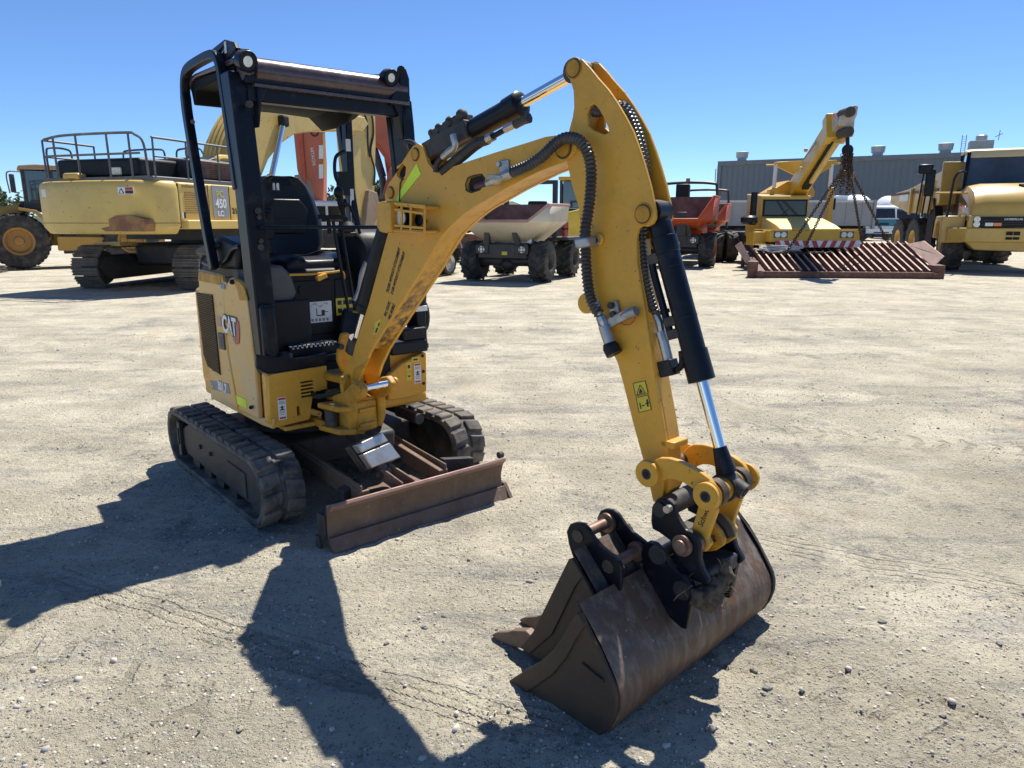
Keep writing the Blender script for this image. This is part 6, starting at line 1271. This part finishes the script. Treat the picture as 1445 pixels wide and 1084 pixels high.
for y,z,hw in ((1.93,3.44,.95),(1.98,3.55,1.0),(2.4,3.62,1.02),(3.2,3.60,1.0)): rf.append([(-hw,y,z-.12),(hw,y,z-.12),(hw,y,z-.04),(hw*.85,y,z),(-hw*.85,y,z),(-hw,y,z-.04)])
B().loft(rf).out('cab_roof',mat('bleached roof',(.62,.50,.26),.4,0,DUST,.3,2),A_,bev=.03)
B().beam((.1,1.66,2.47),(.5,1.70,2.52),.02,.02).out('wiper',MSIL,A_)
for x,zt in ((-1.35,2.95),): 
    rail(A_,cr([(-1.5,.35,1.6),(-1.45,.3,2.5),(-1.4,.3,2.75),(-1.3,.4,2.85),(-1.0,1.6,2.9)],4),.035,'grab_rail',MBK)
rail(A_,[(-1.75,1.3,2.3),(-1.0,.9,2.28)],.03,'mirror_bracket',MAY)
B().box((-1.95,1.3,2.6),(.26,.10,.8)).out('mirror',MBK,A_,bev=.04); B().box((-2.1,1.3,3.0),(.40,.2,.28)).out('side_light',MBK,A_,bev=.05)
for dx in (-.15,0,.15): rail(A_,[(-2.05+dx,1.4,1.6),(-1.98+dx,1.4,2.9)],.025,'mirror_bracket',MBK)
# rear half: bed and two axles, turned at the hitch
FAB=((0,3.0,0),12)
bd=B()
bed=[[(-1.45,.2,2.05),(1.45,.2,2.05),(1.45,.2,3.05),(-1.45,.2,3.05)],[(-1.45,1.2,1.75),(1.45,1.2,1.75),(1.45,1.2,2.92),(-1.45,1.2,2.92)],[(-1.45,3.2,1.75),(1.45,3.2,1.75),(1.45,3.2,2.62),(-1.45,3.2,2.62)],[(-1.45,5.6,2.15),(1.45,5.6,2.15),(1.45,5.6,2.48),(-1.45,5.6,2.48)]]
bedo=bd.loft(bed).out('dump_bed',MAY,A_,bev=.02,fr=FAB)
for y in (.9,1.9,2.9): B().bx(-1.53,-1.452,y,y+.14,1.7,2.85-(.08*y)).out('bed_rib',MAY,bedo,bev=.01)
B().bx(-1.50,-1.452,.3,5.4,2.42,2.50).out('bed_rail',MRED,bedo)
B().bx(-1.47,-1.452,3.4,4.4,2.20,2.45).out('bed_panel',MWHT,bedo)
B().bx(-1.5,1.5,.1,.2,2.0,3.3).out('headboard',MAY,bedo,bev=.02)
B().hexa([(-1.4,.0,.7),(-1.2,.0,.7),(-1.2,.1,.7),(-1.4,.1,.7),(-1.5,.6,2.2),(-1.25,.6,2.2),(-1.25,.75,2.2),(-1.5,.75,2.2)]).bx(-1.42,-1.3,.6,1.2,.75,2.0).out('mud_flap',MDRK,A_,fr=FAB)
for s in (-1,1):
    for y in (2.4,4.1):
        wo_=wheel(A_,(s*1.2,y,.80),(1,0,0),.78,.6,.36,lug=16,lh=.05,rim=MAY,block=True); wo_.location=FAB[0]; wo_.rotation_euler=(0,0,R(FAB[1]))
B().bx(-.5,.5,-.6,4.8,.8,1.5).out('rear_frame',MFRA,A_,fr=FAB)
# ---------------------------------------------------------------- shed, trailer, mixer trucks
p0=V((22.2,80,0)); p1=V((47.0,67.3,0)); dv=(p1-p0).normalized(); SH=thing('shed','long grey industrial shed with roof vents behind the parked machines','building',tuple(p0),math.degrees(math.atan2(dv.y,dv.x)))
Ls=62; hh=7.3
B().bx(0,Ls,0,30,0,hh).out('wall',MGRY,SH)
B().bx(-.12,Ls,-.18,30,hh,hh+.45).out('roof_edge',MGRT,SH); B().bx(-.15,.25,-.14,30,0,hh).out('corner_trim',MGRT,SH)
cl=B()
for k in range(int(Ls/.55)): cl.bx(k*.55+.3,k*.55+.36,-.035,-.004,0,hh)
cl.out('cladding_rib',MGRY,SH)['kind']='stuff'
for x in (1.8,15.1,21.0): 
    v_=B().lathe((x,3,hh+.45),(0,0,1),[(0,.6),(.3,.5),(.7,.5)],16).out('roof_vent',MSIL,SH); B().lathe((x,3,hh+.95),(0,0,1),[(0,.62),(.6,.68),(.65,.5)],16).out('vent_cowl',MSIL,v_)
B().bx(18.8,19.8,-.3,-.004,5.9,6.3).out('wall_lamp',MWPT,SH)
rail(SH,[(-.3,-.1,5.5),(-.3,-.1,7.0)],.05,'downpipe')
TK=thing('roof_tank','pale square tank house with a small round cap standing on the shed roof','tank',(46,73.7,hh+.3),-27)
B().bx(-1.0,1.0,-1.0,1.0,0,1.55).out('tank_body',mat('pale render',(.5,.46,.38),.7),TK,bev=.03); B().lathe((0,0,1.55),(0,0,1),[(0,.5),(.5,.5),(.55,.4),(.62,.35)],16).out('tank_cap',MSIL,TK)
for x in (-1.7,-1.35): rail(TK,[(x,-1.0,.1),(x,-1.0,2.1)],.03,'ladder_rail')
for k in range(9): rail(TK,[(-1.7,-1.0,.25+.21*k),(-1.35,-1.0,.25+.21*k)],.018,'ladder_rung')
rail(TK,[(1.0,-1.0,1.8),(1.6,-1.0,2.1)],.03,'aerial'); rail(TK,[(1.3,-1.0,1.5),(1.35,-1.0,2.4)],.03,'aerial')
TR=thing('tipper_trailer','long grey tipper trailer parked along the shed behind the crane','trailer',(22.5,58,0),0)
tb=B().bx(-9.5,5.5,-1.2,1.2,1.15,3.05).out('trailer_body',MCON,TR,bev=.04)
B().bx(-9.5,5.5,-1.23,-1.205,2.9,3.06).out('top_rail',mat('light rail',(.42,.42,.42),.5),tb); B().bx(-9.5,5.5,-1.23,-1.205,1.15,1.27).out('bottom_rail',MCON,tb)
for x in np.arange(-9.2,5.6,1.25): B().bx(x-.05,x+.05,-1.24,-1.205,1.28,2.89).out('body_rib',MCON,tb)
B().bx(5.35,5.55,-1.3,1.25,.9,3.1).out('end_frame',MCON,tb)
B().bx(-9.0,5.2,-.6,.6,.85,1.14).out('trailer_chassis',MDRK,TR)
for x in (-7.5,-6.2,-4.9,2.2,3.5,4.8): wheel(TR,(x,-.95,.5),(0,1,0),.5,.3,.28,lug=10,lh=.01); wheel(TR,(x,.95,.5),(0,1,0),.5,.3,.28,lug=10,lh=.01)
B().bx(2.6,3.6,-.6,.6,3.05,3.42).out('top_box',MWPT,TR,bev=.05)
def mixer(label,loc,rz):
    M_=thing('mixer_truck',label,'truck',loc,rz,'white concrete mixer trucks')
    cb=B().pris([(-.05,.75),(.0,1.5),(.18,2.55),(.4,2.68),(1.9,2.68),(1.9,.75)],-1.2,1.2,'x').out('cab',MWPT,M_,bev=.06)
    B().pris([(-.075,1.1),(-.045,1.62),(.0,1.62),(.0,1.1)],-1.19,1.19,'x').out('teal_band',MTEA,cb)
    B().hexa([(-1.05,-.02,1.72),(1.05,-.02,1.72),(1.05,.05,1.72),(-1.05,.05,1.72),(-1.0,.12,2.45),(1.0,.12,2.45),(1.0,.2,2.45),(-1.0,.2,2.45)]).out('windscreen',MGLS,cb,bev=.02)
    B().bx(-.55,.55,-.09,-.06,1.2,1.35).out('grille',MBK,cb); B().bx(-1.2,1.2,-.15,.1,.55,.95).out('bumper',MWPT,cb,bev=.04)
    for x in (-.85,.85): B().bx(x-.2,x+.2,-.17,-.14,.68,.85).out('headlamp',MLEN,cb)
    B().bx(-.6,.6,-.16,-.145,.6,.68).out('intake',MBK,cb)
    for x in (-1.45,1.45): B().box((x,.1,2.0),(.22,.1,.6)).out('mirror',MBK,cb,bev=.04)
    B().lathe((0,2.6,2.1),(0,1,.22),[(0,.5),(.5,1.0),(1.6,1.2),(2.8,1.0),(4.0,.5)],24).out('mixer_drum',MWPT,M_)
    B().bx(-.5,.5,1.5,7.5,.75,1.1).out('chassis',MFRA,M_)
    for y in (1.0,5.2,6.5):
        for x in (-1.0,1.0): wheel(M_,(x,y,.5),(1,0,0),.5,.3,.28,lug=10,lh=.01)
    return M_
mixer('white truck with a teal band round its cab, facing the yard beside the grey trailer',(28.7,57,0),0)
mixer('white mixer truck half hidden behind the yellow hauler bed',(32.2,60,0),-10)
# ---------------------------------------------------------------- things seen under the arched boom
GC=thing('container','dark green ribbed shipping container under the arched boom','container',(-3.2,27.6,0),-4)
cb=B().bx(-2.5,1.15,-.0,2.4,.12,2.3).out('container_body',MGRN,GC)
for k in range(15): B().bx(-2.3,1.0,-.05,-.004,.28+.13*k,.34+.13*k).out('side_rib',MGRN,cb)
for x in (-2.45,1.1): B().bx(x-.1,x+.1,-.08,.1,.05,2.35).out('corner_post',MGRN,cb)
SC=thing('scrap_skip','rusty brown scrap bin heaped with dark parts beside the green container','skip',(-1.1,26.5,0),0)
B().pris([(-.9,.45),(.8,.4),(.9,1.0),(-1.0,1.0)],0,1.6).out('bin',MRED,SC,bev=.03)
random.seed(4)
for k in range(10): B().box((random.uniform(-.8,.7),random.uniform(.1,1.2),1.05+random.uniform(0,.5)),(random.uniform(.2,.6),.3,random.uniform(.1,.4)),(random.uniform(-40,40),random.uniform(-40,40),random.uniform(0,90))).out('scrap_piece',random.choice([MRED,MFRA,MDRK,MRIN]),SC,bev=.02)
B().box((-.85,-.1,1.55),(.25,.1,.3),(10,20,0)).out('white_scrap',MWPT,SC); rail(SC,[(-.9,-.2,1.1),(-.55,-.2,.1)],.03,'prop',MSIL)
TT=thing('plant_trailer','low plant trailer on two silver rimmed wheels behind the mini excavator','trailer',(-2.0,19.8,0),62)
srm=mat('silver rim',(.55,.55,.55),.35,.6)
for x in (-.42,.42):
    for y in (0,1.75): wheel(TT,(x,y,.33),(0,1,0),.33,.22,.23,lug=14,lh=.008,rim=srm)
B().pris([(-.95,.62),(-.85,.74),(.85,.74),(.95,.62),(1.02,.45),(1.0,.45),(.9,.6),(.83,.71),(-.83,.71),(-.9,.6),(-1.0,.45),(-1.02,.45)],-.14,.14).out('mudguard',MFRA,TT)
B().bx(-2.4,1.6,.15,1.65,.45,.56).out('trailer_bed',MFRA,TT,bev=.01); B().bx(-3.6,-2.4,.85,.95,.42,.54).out('drawbar',MFRA,TT)
# yellow machine with a glazed cab behind the cream dumper
YM=thing('backhoe','yellow machine with a glazed cab and a bright hood behind the cream dumper','loader',(2.6,27.5,0),-10)
for x in (-.85,.85):
    for y in (0,2.2): wheel(YM,(x,y,.6),(1,0,0),.6,.4,.3,lug=14)
B().bx(-.6,.6,-.6,2.8,.5,1.0).out('chassis',MFRA,YM)
B().pris([(-.65,.9),(.6,.9),(.6,1.75),(.2,1.95),(-.65,1.75)],-.9,.6).out('hood',MYH,YM,bev=.08)
B().bx(-.9,.85,.9,2.4,.95,1.95).out('cab_base',MFRA,YM,bev=.03)
for x in (-.88,.83):
    for y in (.95,2.35): B().bx(x-.05,x+.05,y-.05,y+.05,1.95,3.0).out('cab_pillar',MFRA,YM)
for q in ((-.8,.75,.93,.95),(-.8,.75,2.34,2.36),(-.88,-.87,1.0,2.3),(.83,.84,1.0,2.3)): B().bx(*q,1.98,2.95).out('cab_window',MGLST,YM)
B().bx(-.98,.93,.8,2.5,3.0,3.14).out('cab_roof',MCY,YM,bev=.04)
# far white vehicle and green crate seen past the seat
WV=thing('parked_van','pale van parked far behind the yellow excavator stick','van',(-7.6,30,0),8)
B().pris([(-2.2,.45),(2.0,.45),(2.1,1.2),(1.6,1.5),(1.0,2.25),(-2.0,2.3),(-2.25,1.9)],-.9,.9).out('body',MWPT,WV,bev=.08)
for x0,x1 in ((-1.9,-.9),(-.8,.1),(.2,1.0)): B().bx(x0,x1,-.915,-.88,1.45,2.05).out('window',MGLS,WV)
for x in (-1.4,1.3):
    for y in (-.75,.75): wheel(WV,(x,y,.34),(0,1,0),.34,.22,.2,lug=10,lh=.005)
CR=thing('pallet_rack','low dark rack of timber crates behind the mini excavator seat','crates',(-5.2,22,0),0)
for k in range(3):
    for j in range(2): B().bx(-1.5+1.0*k,-.55+1.0*k,0,.9,.05+.62*j,.6+.62*j).out('crate',[MRED,MGRN,MFRA][(k+j)%3],CR,bev=.02)
# orange barrier foot at the left edge of the frame
BF=thing('barrier_foot','orange and black road barrier foot at the far left edge','barrier',(-15.05,20.9,0),0)
B().pris([(-.3,.22),(.05,.22),(.10,.5),(.02,.62),(-.3,.62)],-.1,.1).out('barrier_body',mat('orange plastic',(.75,.22,.01),.4),BF,bev=.03)
for k in range(3): B().bx(-.5+.02*k,.25-.03*k,-.35,.35,.02+.065*k,.075+.065*k).out('rubber_base',MRUB,BF,bev=.01)
# ---------------------------------------------------------------- trees and hill on the horizon
MLEF=[mat('leaf green',(.045,.075,.022),.7,var=.4,sc=3),mat('leaf olive',(.075,.095,.035),.7,var=.4,sc=3),mat('leaf dark',(.025,.045,.016),.7,var=.4,sc=3)]
MBRK=mat('bark',(.12,.09,.065),.9)
def tree(x,y,h_,w_,seed,label):
    rg=np.random.default_rng(seed); T=thing('tree',label,'tree',(x,y,0),0,'trees on the horizon')
    tk=B().tube(cr([(0,0,0),(.1,.05,h_*.25),(-.05,0,h_*.5)],3),[.3,.27,.25,.22,.2,.18,.16]).out('trunk',MBRK,T)
    b=B()
    for k in range(5):
        a=rg.random()*6.28; B_=(w_*.3*cos(a),w_*.3*sin(a),h_*(.6+.25*rg.random())); b.tube([(0,0,h_*.4),B_],[.12,.04],5)
    b.out('limb',MBRK,T)
    cl=[(rg.normal(0,w_*.24),rg.normal(0,w_*.24),h_*(.35+.55*rg.random()),w_*(.14+.14*rg.random())) for _ in range(16)]
    vs=[];fs=[]
    for cx,cy,cz,cr_ in cl:
        n=110; d=rg.normal(0,1,(n,3)); d/=np.linalg.norm(d,axis=1)[:,None]; p=np.array((cx,cy,cz))+d*cr_*(rg.random((n,1))**.4)*np.array((1,1,.75))
        for q in p:
            u=rg.normal(0,1,3); u/=np.linalg.norm(u); v=np.cross(u,rg.normal(0,1,3)); v/=np.linalg.norm(v); s=.16+.14*rg.random(); i=len(vs)
            vs+=[q-u*s,q+v*s*.6,q+u*s,q-v*s*.6]; fs.append((i,i+1,i+2,i+3))
    me=bpy.data.meshes.new('crown'); me.from_pydata([tuple(v) for v in vs],[],fs)
    for m_ in MLEF: me.materials.append(m_)
    me.polygons.foreach_set('material_index',rg.choice([0,0,1,2],len(fs)).astype(np.int32))
    link(bpy.data.objects.new('crown',me),T)
for i_,(u,d,h_,w_) in enumerate(((536,70,5.4,6),(556,74,5.0,5.5),(520,78,4.6,6),(470,80,3.9,6),(-14,70,4.8,7),(8,76,5.2,6),(620,85,4.2,6),(655,88,4.0,6),(590,80,4.6,6))):
    tree((u-722.5)/1010*d,d,h_,w_,50+i_,['bushy green tree far behind between the orange arm and the black post','rounded tree on the skyline beyond the orange boom','low tree on the skyline left of the orange boom','small tree beyond the pale van','dark tree on the skyline at the far left edge','second dark tree by the loader cab at the far left','low tree behind the green container','low tree behind the cream dumper','tree on the skyline behind the arched boom'][i_])
hb=B(); hr=[]
for k in range(41):
    x=-220+11*k; z=3.5+2.2*sin(k*.7)+1.3*sin(k*1.9+1); z*= .55 if x>10 else 1
    hr.append([(x,170,-1),(x,182,z*.8),(x,200,z),(x,260,-1)])
ho=hb.loft(hr,cap=False,closed=False).out('hill',mat('far scrub hill',(.07,.085,.045),.9,0,(.11,.10,.06),.5,.05),None); ho['kind']='structure'
